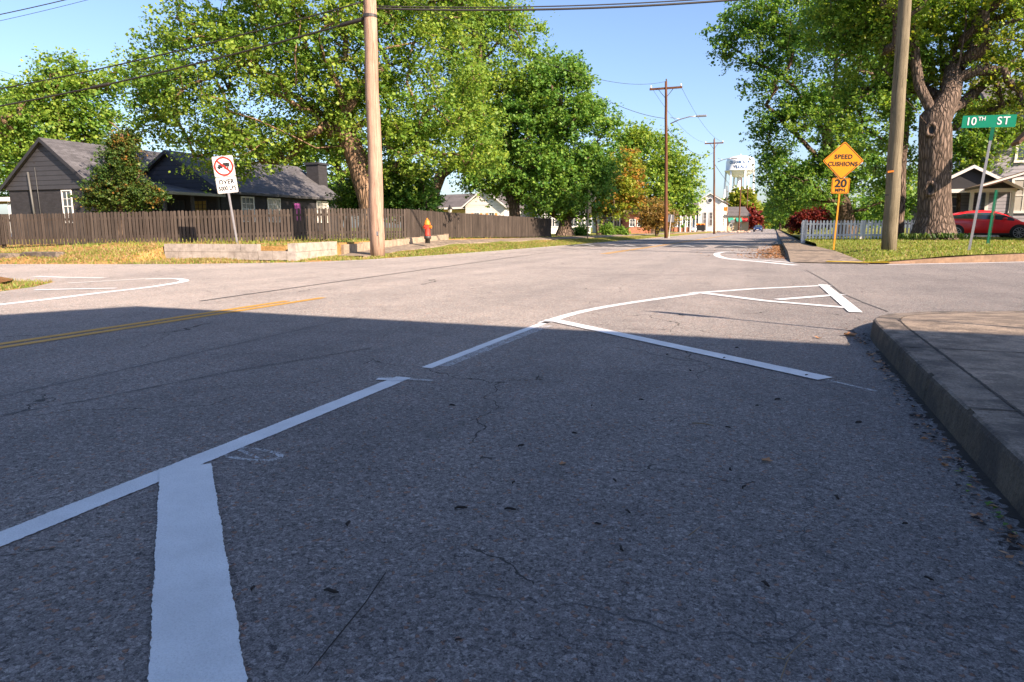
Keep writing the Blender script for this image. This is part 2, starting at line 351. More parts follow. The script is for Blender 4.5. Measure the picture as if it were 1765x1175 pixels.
def copy_tree(o,parent=None):
    c=o.copy(); C.objects.link(c); c.parent=parent
    for ch in list(o.children): copy_tree(ch,c)
    return c
def raw(name,V,F,mat,parent=None,smooth=False,mi=None):
    """numpy mesh: V (n,3), F (m,k)"""
    me=bpy.data.meshes.new(name); n=len(V); m,k=F.shape
    me.vertices.add(n); me.vertices.foreach_set('co',V.astype(np.float32).ravel())
    me.loops.add(m*k); me.loops.foreach_set('vertex_index',F.astype(np.int32).ravel())
    me.polygons.add(m); me.polygons.foreach_set('loop_start',np.arange(0,m*k,k,dtype=np.int32))
    mats=mat if isinstance(mat,(list,tuple)) else [mat]
    for mm in mats: me.materials.append(M[mm])
    if mi is not None: me.polygons.foreach_set('material_index',mi.astype(np.int32))
    me.update(); me.validate()
    if smooth: me.shade_smooth()
    o=bpy.data.objects.new(name,me); C.objects.link(o); o.parent=parent; return o
def text_obj(body,size,mat,parent,loc,rot=(R(90),0,0),name='lettering',sx=1,off=.0,space=1,bend=None,ext=.002):
    cu=bpy.data.curves.new('t','FONT'); cu.body=body; cu.size=size; cu.align_x='CENTER'; cu.align_y='CENTER'; cu.extrude=ext; cu.offset=off; cu.space_character=space
    t=bpy.data.objects.new('t',cu); C.objects.link(t); bpy.context.view_layer.update()
    me=bpy.data.meshes.new_from_object(t); bpy.data.objects.remove(t); bpy.data.curves.remove(cu)
    me.materials.clear(); me.materials.append(M[mat]); me.name=name
    for v in me.vertices: v.co.x*=sx
    if bend:
        for v in me.vertices:
            a=v.co.x/bend; r=bend+v.co.z; z=v.co.y; v.co=(r*math.sin(a),-r*math.cos(a),z)
        rot=(0,0,rot[2])
    o=bpy.data.objects.new(name,me); C.objects.link(o); o.parent=parent; o.location=loc; o.rotation_euler=rot; return o
# ---------------- road & markings ----------------
def loft(name,lines,mat,kind='structure',nv=None,sub=1,jit=0,smooth=True):
    """lines: list of polylines of same length; build quads between"""
    L=[]
    for l in lines:
        q=[]
        for i in range(len(l)-1):
            for t in range(sub): q.append(Vector(l[i]).lerp(Vector(l[i+1]),t/sub))
        q.append(Vector(l[-1])); L.append(q)
    rows=[]
    for i in range(len(L)-1):
        for t in range(nv or 1): rows.append([a.lerp(b,t/(nv or 1)) for a,b in zip(L[i],L[i+1])])
    rows.append(L[-1]); n=len(rows[0]); mb=MB(); vs=[]
    for ri,r in enumerate(rows):
        for p in r:
            dz=0
            if jit and 0<ri<len(rows)-1: dz=jit*(math.sin(p.x*2.1+p.y*1.3)+math.sin(p.x*5.3-p.y*4.1)*.5+random.uniform(-.4,.4))
            vs.append((p.x,p.y,p.z+dz))
    fs=[(i*n+k,i*n+k+1,(i+1)*n+k+1,(i+1)*n+k) for i in range(len(rows)-1) for k in range(n-1)]
    mb.add(vs,fs); o=mb.build(name,mat,None,smooth)
    if o.data.polygons and sum(p.normal.z for p in o.data.polygons)<0: o.data.flip_normals()
    return tag(o,kind=kind)
g=MB(); g.add([(-2500,-1500,-.04),(2500,-1500,-.04),(2500,4000,-.04),(-2500,4000,-.04)],[(0,1,2,3)]); tag(g.build('ground','farg'),kind='structure')
# road: one sheet covering main road and the skewed cross street (edges hidden under kerbs and banks)
rd=MB(); rd.add([(-10.9,-30,0),(.95,-30,0),(.95,700,0),(-10.9,700,0)],[(0,1,2,3)])
rd.add([(-10.9,5.6,-.0),(-10.9,16.6,0),(-60,-2.3,0),(-60,-13.3,0)],[(0,1,2,3)])
rd.add([(.95,5.5,0),(60,27.8,0),(60,43.5,0),(.95,20.4,0)],[(0,1,2,3)])
o=rd.build('road','asphalt'); tag(o,kind='structure')
for p in o.data.polygons:
    if p.normal.z<0: o.data.flip_normals(); break
def ragged(pts,width,name,mat,z=.004,step=.008,amp=.0022,wfun=None):
    pts=[Vector((p[0],p[1],0)) for p in pts]; ds=[0]
    for a,b in zip(pts,pts[1:]): ds.append(ds[-1]+(b-a).length)
    T=ds[-1]; n=max(2,int(T/step)); L=[];Rr=[]
    for i in range(n+1):
        s=T*i/n; k=0
        while k<len(pts)-2 and ds[k+1]<s: k+=1
        u=(s-ds[k])/max(1e-6,ds[k+1]-ds[k]); p=pts[k].lerp(pts[k+1],u)
        d0=(pts[k+1]-pts[k]).normalized()
        if u>.5 and k<len(pts)-2: d1=(pts[k+2]-pts[k+1]).normalized(); d=d0.lerp(d1,(u-.5)).normalized()
        elif u<=.5 and k>0: d1=(pts[k]-pts[k-1]).normalized(); d=d1.lerp(d0,u+.5).normalized()
        else: d=d0
        nn=Vector((-d.y,d.x,0)); w=(width if wfun is None else wfun(i/n))/2
        L.append(p+nn*(w+random.uniform(-amp,amp)+.0012*math.sin(s*23))); Rr.append(p-nn*(w+random.uniform(-amp,amp)+.0012*math.sin(s*19+1)))
    vs=[(p.x,p.y,z) for p in L]+[(p.x,p.y,z) for p in Rr]; m=n+1
    mb=MB(); mb.add(vs,[(i,i+m,i+m+1,i+1) for i in range(n)])
    o=mb.build(name,mat)
    if o.data.polygons[0].normal.z<0: o.data.flip_normals()
    return tag(o,kind='structure')
def smooth_pts(P,n=8):
    out=[]; P=[Vector((p[0],p[1],0)) for p in P]
    for i in range(len(P)-1):
        p0=P[max(i-1,0)];p1=P[i];p2=P[i+1];p3=P[min(i+2,len(P)-1)]
        for k in range(n):
            t=k/n; out.append(.5*((2*p1)+(p2-p0)*t+(2*p0-5*p1+4*p2-p3)*t*t+(-p0+3*p1-3*p2+p3)*t**3))
    out.append(P[-1]); return out
ML='road_marking'
ragged([(-2.06,-3),(-2.06,1.3),(-2.055,3.56)],.105,ML,'white_paint')
ragged([(-2.06,3.86),(-2.04,5.2),(-2.0,6.25)],.075,ML,'white_paint',z=.0042)
ragged([(-2.035,1.875),(-1.03,.935),(-.2,.157)],.177,ML,'white_paint',z=.0062,
       wfun=None)
ragged(smooth_pts([G(935,557),G(1000,538),G(1080,523),G(1200,506)]),.11,ML,'white_paint',z=.0042)
ragged([G(1190,506),G(1300,498),G(1430,492)],.12,ML,'white_paint',z=.0063)
ragged([G(1200,504),G(1320,519),G(1462,531)],.15,ML,'white_paint',z=.0072)
ragged([G(1340,517),G(1452,508)],.13,ML,'white_paint',z=.0082)
ragged([G(1418,491),G(1475,539)],.14,ML,'white_paint',z=.0092)
ragged([G(948,551),G(1423,654)],.14,ML,'white_paint',z=.0072)
ragged([G(1423,655),G(1510,675)],.03,ML,'chalk',z=.0042)
ragged([(-2.0,3.95),(-1.97,5.0),(-1.93,6.0)],.11,ML,'chalk',z=.0030)
ragged([G(650,652),G(745,658)],.03,ML,'chalk',z=.0095)
ragged([G(650,654),G(698,656)],.05,ML,'white_paint',z=.0064)
# chalk ring
cx,cy=G(430,783); ring=[(cx+.14*math.cos(t)*1.05,cy+.06*math.sin(t)) for t in [i*2*math.pi/24 for i in range(25)]]
ragged(ring,.022,ML,'chalk',z=.0030); ragged([(cx-.08,cy+.03),(cx+.07,cy-.03)],.018,ML,'chalk',z=.0034)
# double yellow centre line
for dx in (-.085,.085):
    ragged([(-5.52+dx,-6),(-5.52+dx,2),(-5.52+dx,6.9 if dx<0 else 7.4)],.1,ML,'yellow_paint')
    ragged([(-5.5+dx,23.4),(-5.35+dx,40),(-5.3+dx,120),(-5.3+dx,400)],.1,ML,'yellow_paint',step=.2)
# left bulb-out lines
ragged(smooth_pts([(-8.3,3.0),G(0,525),G(90,515),G(170,505),G(240,497),G(290,490),G(318,484),G(300,480),G(250,481)]),.15,ML,'white_paint',step=.03)
ragged(smooth_pts([G(250,480.5),G(190,484),G(118,488)]),.12,ML,'old_white',z=.0042,step=.03)
ragged([G(200,497),G(120,498.5),G(60,500)],.14,ML,'white_paint',z=.0062,step=.03)
ragged([G(180,479),G(110,478),G(60,476)],.2,ML,'old_white',step=.03)
# far right bulb-out
ragged(smooth_pts([G(1330,435),G(1280,434.5),G(1250,434),G(1236,437),G(1240,442),G(1260,446.5),G(1310,451),G(1372,457)]),.22,ML,'white_paint',step=.05)
ragged([G(1262,446),G(1320,449),G(1368,453)],.16,ML,'white_paint',z=.0062,step=.05)
ragged([(2.6,19.0),(4.9,20.75),(6.4,21.95),(12,24.2)],.12,ML,'white_paint',step=.05)
ragged([(-30,6.6),(-18,11.25),(-14,12.8),(-11.7,14.45)],.1,ML,'old_white',step=.05)
ragged([(-11.0,15.2),(-10.55,17),(-10.2,22),(-9.95,30),(-9.9,60),(-9.9,200)],.1,ML,'old_white',step=.1)
# long sealed seam and hairline seams
ragged([(-6.6,6.5),(-6.74,8.37),(-7.1,14),(-7.64,22.8),(-7.7,40)],.055,'road_seam','tar',step=.05,amp=.006)
ragged([G(1390,466),G(1425,485),G(1450,505),G(1485,520),G(1530,537)],.02,'road_seam','tar',step=.03,amp=.008,z=.003)
ragged([(-3.9,-1),(-3.85,3),(-3.95,6)],.012,'road_seam','tar',step=.03,amp=.005,z=.002)
ragged([G(0,716),G(150,690),G(400,640),G(640,600)],.01,'road_seam','tar',step=.03,amp=.004,z=.0025)
# irregular real cracks in the near road
def crack(p0,p1,w=.006,amp=.07):
    a=Vector((*G(*p0),0)); b=Vector((*G(*p1),0)); w=w*.42; n=max(6,int((b-a).length/.018)); pts=[];off=0
    d=(b-a).normalized(); q=Vector((-d.y,d.x,0))
    for i in range(n+1):
        off+=random.uniform(-1,1)*amp*.3; off*=.93; pts.append(a.lerp(b,i/n)+q*off)
    ragged(pts,w,'road_crack','tar',z=.0016,step=.012,amp=w*.45)
crack((800,1025),(1060,1062),.006); crack((1060,1062),(1330,1105),.007); crack((1330,1105),(1765,1050),.006)
crack((1350,745),(1400,860),.008); crack((1400,860),(1405,950),.006); crack((1405,950),(1500,1010),.005)
crack((700,560),(735,600),.006); crack((1340,1080),(1250,1010),.005); crack((1120,655),(1200,668),.006)
# ---------------- near kerb and pavement on the right ----------------
def arc_edge(off=0,z0=.15):
    """outer kerb edge, straight then rounding to the cross street; off = inset"""
    base=[(.79,y,.15) for y in list(np.arange(-8,1.5,.25))+list(np.arange(1.5,5.9,.045))]+[(p.x,p.y,0) for p in smooth_pts([(.79,5.9),(.83,6.5),(1.06,7.3),(1.6,8.1),(2.45,8.62)],5)]
    x,y,_=base[-1]; base+=[(x+i*.7*.935,y+i*.7*.355,0) for i in range(1,14)]
    out=[]
    for i,p in enumerate(base):
        a=base[max(i-1,0)];b=base[min(i+1,len(base)-1)]; dx,dy=b[0]-a[0],b[1]-a[1]; l=math.hypot(dx,dy)
        x=p[0]+dy/l*off; y=p[1]-dx/l*off; z=z0 if p[1]<6.3 else max(.035,z0-.055*(p[1]-6.3))
        out.append((x,y,z))
    return out
E0=arc_edge(0); 
def jitz(l,a=.003,xa=.004): return [(p[0]+random.uniform(-xa,xa),p[1],p[2]+random.uniform(-a,a)) for p in l]
_w=[0.0]*400
_q=0
for _i in range(400):
    _q=_q*.8+random.uniform(-.0035,.0035); _w[_i]=abs(_q)+(random.uniform(.006,.02) if random.random()<.05 else 0)
def chips(l,dz,k=1): return [(p[0]+_w[i%400]*k,p[1],p[2]-dz-_w[i%400]*.8*k) for i,p in enumerate(l)]
e_bot=[(p[0],p[1],-.01) for p in arc_edge(-.012)]
e_lip=[(p[0],p[1],p[2]-.022) for p in E0]; e_t0=arc_edge(.022); e_t1=arc_edge(.19)
e_in=[(p[0],p[1],p[2]-.05) for p in e_t1]
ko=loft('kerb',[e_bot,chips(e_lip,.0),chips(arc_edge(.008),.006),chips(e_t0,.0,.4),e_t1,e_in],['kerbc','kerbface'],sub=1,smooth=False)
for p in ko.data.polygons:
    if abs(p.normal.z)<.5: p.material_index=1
b1=arc_edge(.205); b2=[(9,p[1]+ (9-p[0])*.38*min(1,max(0,(p[1]-3)/3)),p[2]) for p in b1]
wk=loft('pavement',[[(p[0],p[1],p[2]-.06) for p in b1],b1,b2],'walk',sub=1,smooth=False)
# dark joint lines and cross joints as real grooves filled with dirt
for yy in (3.3,4.9,1.9): ragged([(.80,yy),(2.2,yy+.01),(6,yy)],.012,'pavement_joint','dirty',z=.1525,step=.03,amp=.003)
ragged([(p[0],p[1]) for p in arc_edge(.197) if p[1]<6.6],.014,'pavement_joint','dirty',z=.1515,step=.03,amp=.004)
ragged([(.775,-2),(.775,2.4),(.778,4),(.78,5.6)],.06,'gutter_dirt','dirty',z=.0026,step=.02,amp=.02)
ys=[(2.45,8.0),(3.6,8.5),(5,9.0)]
ragged([(p[0],p[1]) for p in arc_edge(.1)[-12:]],.16,'kerb_marking','kerb_yellow',z=.043,step=.05)
# ---------------- left side: bank, verge, pavement ----------------
EL=[(-60,-2.5,0),(-30,6.9,0),(-18,11.5,0),(-15.45,12.45,0),(-15.3,12.5,0),(-14,13,0),(-12.6,13.9,0),(-11.7,14.8,0),(-10.9,16.5,0),(-10.45,20,0),(-10.2,25,0),(-10,40,0),(-10,80,0),(-10,700,0)]
FL=[(-60,3,.2),(-30,10,.2),(-18,13.0,.22),(-15.45,14.08,.40),(-15.3,14.15,.06),(-14,14.45,.05),(-12.7,14.85,.04),(-12.1,15.0,.03),(-12.35,17.5,.05),(-12.65,20,.16),(-12.9,25,.36),(-13,40,.28),(-13,80,.2),(-13,700,.2)]
F2=[(-60,3,.2),(-30,10,.2),(-18,13.0,.22),(-15.45,14.08,.40),(-15.3,14.15,.41),(-14,14.45,.41),(-12.75,14.95,.41),(-12.2,15.1,.41),(-12.45,17.5,.43),(-12.75,20,.45),(-13.0,25,.44),(-13.1,40,.3),(-13.1,80,.2),(-13.1,700,.2)]
MID=[tuple(Vector(a).lerp(Vector(b),.45)+Vector((0,0,dz))) for a,b,dz in zip(EL,FL,[.05,.06,.08,.02,.0,.01,0,0,.02,.03,.05,.05,.05,.02])]
verge=loft('verge',[EL,MID,FL],['lawn','straw'],nv=5,sub=6,jit=.02)
for p in verge.data.polygons:
    c=p.center
    if c.x<-12.6 or random.random()<(.5 if c.y<17 else .12) : p.material_index=1
B2=[(-130,20,.3),(-125,40,.3),(-120,60,.3),(-119,63,.3),(-118,66,.3),(-116,72,.3),(-112,80,.3),(-110,86,.3),(-108,92,.3),(-106,98,.3),(-104,110,.3),(-102,125,.3),(-100,160,.2),(-100,700,.2)]
FEN=[at(-330,24,z=.24),at(0,23.0,z=.28),at(300,23.0,z=.36),at(560,24.5,z=.45),at(700,26.5,z=.44),at(730,28,z=.41),at(800,32,z=.40),at(950,43,z=.30)]
yard=loft('yard',[[(x,y,z-.4) for x,y,z in F2],F2,B2],['lawn','straw'],nv=24,sub=5,smooth=False)
for p in yard.data.polygons:
    if (p.center.x<-12.6 and p.center.y<20 and random.random()<.75) or p.normal.z<.5: p.material_index=1
# low sidewalk strip up the main road
SW=[(-12.25,17.4),(-12.55,20),(-12.8,25),(-12.88,40),(-12.9,80),(-12.9,300)]; zz=[.075,.19,.395,.32,.24,.24]
zo=[.07,.14,.28,.235,.18,.18]
loft('pavement',[[(x+1.0,y,z-.2) for (x,y),z in zip(SW,zo)],[(x+.95,y,z) for (x,y),z in zip(SW,zo)],[(x,y,z) for (x,y),z in zip(SW,zz)]],'walk',sub=4,smooth=False)
ragged([G(546,447.5),G(580,445.5),G(612,444.5)],.35,'kerb_marking','kerb_yellow',z=.035,step=.05)
# near-left corner of grass and mulch
NL=[(-9.9,-30,0),(-9.95,4,0),(-10.2,6.3,0),(-10.6,7.2,0),(-11.3,8.05,0),(-12.4,7.7,0),(-20,4.8,0),(-60,-10.2,0)]
NC=[(-11.5,-30,.1),(-11.5,3,.1),(-11.6,5,.12),(-11.8,5.9,.13),(-12,6.6,.13),(-13,6.3,.18),(-20,3.3,.2),(-60,-11.8,.1)]
NE=[(-60,-30,.2)]*8; NE=[(-40,-30,.2),(-40,-28,.2),(-40,-26,.2),(-40,-24,.2),(-41,-22,.2),(-42,-20,.2),(-46,-18,.2),(-60,-16,.1)]
nl=loft('verge',[NL,NC,NE],['lawn','straw'],nv=6,sub=4,jit=.012)
for p in nl.data.polygons:
    if random.random()<.45: p.material_index=1
mu=MB(); cxm,cym=-14.3,6.3; vs=[(cxm,cym,.42)];n=28
for r_,z_ in ((.5,.38),(1.1,.27),(1.8,.16),(2.6,.05)):
    for k in range(n):
        a=2*math.pi*k/n; rr=r_*(1+.12*math.sin(3*a+1)+random.uniform(-.06,.06)); vs.append((cxm+rr*math.cos(a)*1.2,cym+rr*math.sin(a)*.8,z_+random.uniform(-.03,.03)))
fs=[(0,1+k,1+(k+1)%n) for k in range(n)]+[(1+j*n+k,1+(j+1)*n+k,1+(j+1)*n+(k+1)%n,1+j*n+(k+1)%n) for j in range(3) for k in range(n)]
mu.add(vs,fs); tag(mu.build('mulch_heap','mulch',None,True),'low heap of brown mulch on the near left street corner','mulch')
# ---------------- right side far corner: pavement, kerb, lawn ----------------
def interp(tab,y):
    if y<=tab[0][0]: return tab[0][1]
    for (a,b),(c,d) in zip(tab,tab[1:]):
        if y<=c: return b+(d-b)*(y-a)/(c-a)
    return tab[-1][1]
swR=[(19.0,2.25),(20,2.15),(24,1.85),(34,1.4),(60,1.35),(700,1.4)]
Yk=[19.3,20,21,22,24,27,30,34,40,50,70,120,300,700]
krb=[(.42,y) for y in Yk]
loft('pavement',[[(x,y,-.01) for x,y in krb],[(x+.01,y,min(.15,.02+.03*(y-19.3))) for x,y in krb],[(interp(swR,y)+.02,y+ (0 if y>19.5 else -.3),min(.16,.02+.03*(y-19.3))) for x,y in krb]],'walk',sub=2,smooth=False)
for yy in (21.2,22.7,24.3,27,30,33): ragged([(.45,yy),(interp(swR,yy),yy)],.015,'pavement_joint','dirty',z=min(.15,.02+.03*(yy-19.3))+.004,step=.2)
KR=[(2.2,19.15,.0),(2.9,19.55,.05),(3.6,20.05,.1),(5,21.1,.17),(6.4,22.3,.2),(8,23.1,.2),(12,24.7,.2),(20,27.8,.2),(60,43.3,.2)]
loft('kerb',[[(x,y,-.01) for x,y,z in KR],[(x,y+.02,z) for x,y,z in KR],[(x-.05,y+.16,z+.005) for x,y,z in KR]],'kerbfar',sub=3,smooth=False)
def kx(y): return interp([(19.15,2.2),(19.55,2.9),(20.05,3.6),(21.1,5),(22.3,6.4),(23.1,8),(24.7,12),(27.8,20),(43.3,60)],y-.13)
def hR(x,y): return .14+.06*min(1,max(0,(x-2)/3))*min(1,max(0,(y-19)/2))+.17*min(1,max(0,(y-21)/12))+.0*x
rows=[]; ysr=list(np.arange(19.25,30,.45))+list(np.arange(30,46,1.2))+[50,56,65,80,110,200,400,700]
mb=MB(); nc=26; vs=[]
for y in ysr:
    xl=interp(swR,y); xr=max(xl+.02,kx(y)-.02)
    for i in range(nc+1):
        t=(i/nc)**1.3; x=xl+(xr-xl)*t; edge=min(1,(x-xl)*1.5+.001,max(0.0,(y-19.25)/1.2))
        z=.02+(hR(x,y)-.02)*max(edge,0) if y<30 else hR(x,y)
        z=max(z,min(.21,.05+.14*min(1,(x-2.2)/3)) if y<24.5 and i==nc else 0)
        vs.append((x,y,z+(.012*random.uniform(-1,1) if 0<i<nc and y<46 else 0)))
mb.add(vs,[(r*(nc+1)+k,r*(nc+1)+k+1,(r+1)*(nc+1)+k+1,(r+1)*(nc+1)+k) for r in range(len(ysr)-1) for k in range(nc)])
lawnR=mb.build('lawn','lawn',None,True); tag(lawnR,kind='structure')
if sum(p.normal.z for p in lawnR.data.polygons)<0: lawnR.data.flip_normals()
ragged([(1.3,19.5),(2.1,19.25),(2.75,19.5)],.3,'kerb_marking','kerb_yellow',z=.045,step=.05)
# dirt patch under right pole
# ---------------- grass blades (uncountable) ----------------
def scatter_blades(src,n,pred,hgt,mats,name,wid=.012,mixp=.3):
    me=src.data; me.calc_loop_triangles(); tr=[]; ar=[]
    co=np.array([v.co[:] for v in me.vertices])
    T=np.array([t.vertices[:] for t in me.loop_triangles]); A,B,Cc=co[T[:,0]],co[T[:,1]],co[T[:,2]]
    cen=(A+B+Cc)/3; keep=np.array([pred(c) for c in cen]); A,B,Cc=A[keep],B[keep],Cc[keep]
    ar=np.linalg.norm(np.cross(B-A,Cc-A),axis=1); d=np.linalg.norm((A+B+Cc)[:,:2]/3,axis=1); w=ar/np.maximum(d,6)**1.2; w/=w.sum()
    idx=rng.choice(len(A),n,p=w); u=rng.random((n,2)); fl=u.sum(1)>1; u[fl]=1-u[fl]
    P=A[idx]+(B-A)[idx]*u[:,:1]+(Cc-A)[idx]*u[:,1:]
    ang=rng.random(n)*6.283; dv=np.stack([np.cos(ang),np.sin(ang),0*ang],1); h=hgt*(.4+rng.random(n)); w2=wid*(.6+rng.random(n))
    lean=rng.normal(0,.45,(n,3)); lean[:,2]=0
    V=np.stack([P-dv*w2[:,None],P+dv*w2[:,None],P+np.array([0,0,1])*h[:,None]+lean*h[:,None]],1).reshape(-1,3)
    V[:,2]-=.003
    F=np.arange(3*n).reshape(n,3); mi=(rng.random(n)<mixp).astype(int)
    return tag(raw(name,V,F,mats,mi=mi),kind='stuff')
scatter_blades(lawnR,34000,lambda c:c[1]<44 and c[0]<16,.055,['blade','bladedry'],'grass',.016,.12)
scatter_blades(verge,24000,lambda c:-26<c[0]<-9 and 12<c[1]<60 and not(c[0]<-11.2 and c[1]>17.5 and c[0]<-11.4),.05,['blade','bladedry'],'grass',.016,.35)
scatter_blades(verge,14000,lambda c:-30<c[0]<-12.6 and c[1]<15,.06,['blade','bladedry'],'dry_grass',.016,.8)
scatter_blades(yard,20000,lambda c:-32<c[0]<-12 and c[1]<60,.09,['blade','bladedry'],'grass',.014,.35)
scatter_blades(nl,12000,lambda c:-16<c[0]<-9 and 2<c[1]<9,.05,['blade','bladedry'],'grass',.009,.5)
# ---------------- trees ----------------
def make_tree(name,label,cat,base,limbs,lobes,d,nclump,nleaf,lsize,leaf,bark,tr,group=None,crad=.55,trunk_pts=None,flare=1.35,ddep=.75,shell=.45,sides=12,leafmix=None,droop=.15,seed=0,knots=None):
    r=np.random.default_rng(seed+11); base=Vector(base); k=d/1193.0
    T=thing(name,base,label,cat,group); nodes=[Vector(base)]; par=[-1]
    def addchain(start,pts):
        cur=start
        for p in pts:
            p=Vector(p); a=nodes[cur]; m=max(1,int((p-a).length/.8))
            for i in range(1,m+1):
                q=a.lerp(p,i/m)
                if i<m: q=q+Vector(r.normal(0,.035,3))
                nodes.append(q); par.append(cur); cur=len(nodes)-1
        return cur
    ends=[]
    for st,pts in limbs:
        s=0 if st is None else ends[st[0]] if st[1] is None else min(range(len(nodes)),key=lambda i:(nodes[i]-at(st[0],d+st[2] if len(st)>2 else d,st[1])).length)
        ends.append(addchain(s,[at(q[0],d+(q[2] if len(q)>2 else 0),q[1]) for q in pts]))
    nman=len(nodes)
    # clump centres inside ellipsoid lobes
    vol=np.array([(l[2]*l[3]) for l in lobes],float); vol/=vol.sum(); cl=[]
    for _ in range(nclump):
        l=lobes[r.choice(len(lobes),p=vol)]
        c=at(l[0],d+(l[4] if len(l)>4 else 0),l[1]); rx=l[2]*k; rz=l[3]*k; rd_=max(rx,rz)*ddep
        v=r.normal(0,1,3); v/=np.linalg.norm(v); v*=(shell+(1-shell)*r.random())**.6
        lat=v[0]*rx; dep=v[1]*rd_
        cl.append(c+Vector((lat*math.cos(YAW)-dep*math.sin(YAW),lat*math.sin(YAW)+dep*math.cos(YAW),v[2]*rz)))
    mz=base.z+(.7 if cat=='tree' else .12); cl=[c for c in cl if c.z>mz]
    trunk_top=nodes[ends[0]] if ends else base
    cl.sort(key=lambda c:(c-trunk_top).length)
    arr=np.array([n[:] for n in nodes]); leafnodes=[]
    cnt_first=1 if nman>3 else 0
    for c in cl:
        ca=np.array(c[:]); dd=np.linalg.norm(arr[cnt_first:]-ca,axis=1)+.12*np.maximum(0,arr[cnt_first:,2]-ca[2])
        j=int(dd.argmin())+cnt_first; a=nodes[j]; L=(c-a).length; m=max(1,int(L/.7)); cur=j
        for i in range(1,m+1):
            q=a.lerp(c,i/m); q.z+=math.sin(math.pi*i/m)*L*.07
            if i<m: q+=Vector(r.normal(0,.05*min(L,2),3))
            nodes.append(q); par.append(cur); cur=len(nodes)-1
            arr=np.vstack([arr,np.array(q[:])])
        leafnodes.append(cur)
    n=len(nodes); cnt=[0]*n
    for l in leafnodes: cnt[l]+=1
    for i in range(n-1,0,-1): cnt[par[i]]+=max(cnt[i],.3)
    tot=max(cnt[0],1); rad=[max(.009,tr*(c/tot)**.57) for c in cnt]
    ch=[[] for _ in range(n)]
    for i in range(1,n): ch[par[i]].append(i)
    mb=MB()
    def sweep(chain):
        mr=max(rad[i] for i in chain[1:]) if len(chain)>1 else rad[chain[0]]
        if mr<.010 and d>60: return
        pts=[nodes[i] for i in chain]; rr=[rad[i] for i in chain]
        if chain[0]!=0: rr[0]=rr[1]
        else:
            for q in range(len(pts)):
                dz=(pts[q]-pts[0]).length; rr[q]*=1+(flare-1)*math.exp(-dz/.45)
        sd=sides if mr>.12 else (7 if mr>.04 else 4)
        mb.tube([p-base for p in pts],rr,sd,False)
    stack=[0]
    while stack:
        s=stack.pop(); chain=[s] if s==0 else [par[s],s]; cur=s
        while ch[cur]:
            c=sorted(ch[cur],key=lambda i:-cnt[i]); 
            for q in c[1:]: stack.append(q)
            cur=c[0]; chain.append(cur)
        if len(chain)>1: sweep(chain)
    # sub-divide trunk start for flare
    tk=mb.build('trunk',bark,T,True,False)
    if knots:
        for (kx_,ky_,kr) in knots:
            c=at(kx_,d,ky_); j=min(range(nman),key=lambda i:(nodes[i]-c).length); 
            to=Vector((-c.x,-c.y,0)).normalized(); p=c+to*(rad[j]*.93)-base
            kb=MB(); side=Vector((-to.y,to.x,0)); up=Vector((0,0,1)); pts=[]
            for i in range(17):
                a=2*math.pi*i/16; pts.append(p+side*math.cos(a)*kr*.7+up*math.sin(a)*kr)
            kb.tube(pts,kr*.38,6,False); kb.build('knot',bark,tk,True,False)
            hb=MB(); hb.add([p-to*.01]+[p+to*.005+side*math.cos(2*math.pi*i/12)*kr*.6+up*math.sin(2*math.pi*i/12)*kr*.85 for i in range(12)],[(0,1+i,1+(i+1)%12) for i in range(12)]); hb.build('knot_hollow','black',tk,False,False)
    # leaves
    nc=len(cl); P=np.array([nodes[i][:] for i in leafnodes]); per=nleaf//nc
    cid=np.repeat(np.arange(nc),per); m=len(cid)
    cr=crad*(.6+.7*r.random(nc))
    # each clump: a few twigs radiating; leaves strung along them
    nt=7; tw=r.normal(0,1,(nc,nt,3)); tw[:,:,2]=tw[:,:,2]*.55+.18; tw/=np.linalg.norm(tw,axis=2)[:,:,None]
    ti=r.integers(0,nt,m); s=r.random(m)**.6
    pos=P[cid]+tw[cid,ti]*(s*cr[cid])[:,None]*1.15
    pos[:,2]-=droop*(s**2)*cr[cid]; pos+=r.normal(0,.09,(m,3))*crad*1.3
    ls=lsize*(.42+1.0*r.random(m)**1.2)*(.8+.4*r.random(nc))[cid]
    nrm=r.normal(0,.62,(m,3))+np.array([.12,-.12,.75]); nrm/=np.linalg.norm(nrm,axis=1)[:,None]
    t1=r.normal(0,1,(m,3)); t1-=nrm*(t1*nrm).sum(1)[:,None]; t1/=np.linalg.norm(t1,axis=1)[:,None]; t2=np.cross(nrm,t1)
    # 5-point lobed leaf as two quads folded along midrib
    a=pos; l=ls[:,None]
    tip=a+t1*l*.62-nrm*l*.12; bot=a-t1*l*.45; le=a+t2*l*.5+t1*l*.08-nrm*l*.1; ri=a-t2*l*.5+t1*l*.08-nrm*l*.1
    V=np.stack([bot,ri,tip,le],1).reshape(-1,3)-np.array(base[:]); F=np.arange(4*m).reshape(m,4)
    mi=None; mats=[leaf]
    if leafmix: mats=[leaf,leafmix[0]]; cm=(r.random(nc)<leafmix[1]); mi=cm[cid].astype(int)
    raw('crown',V,F,mats,T,mi=mi)
    return T
LF=.125
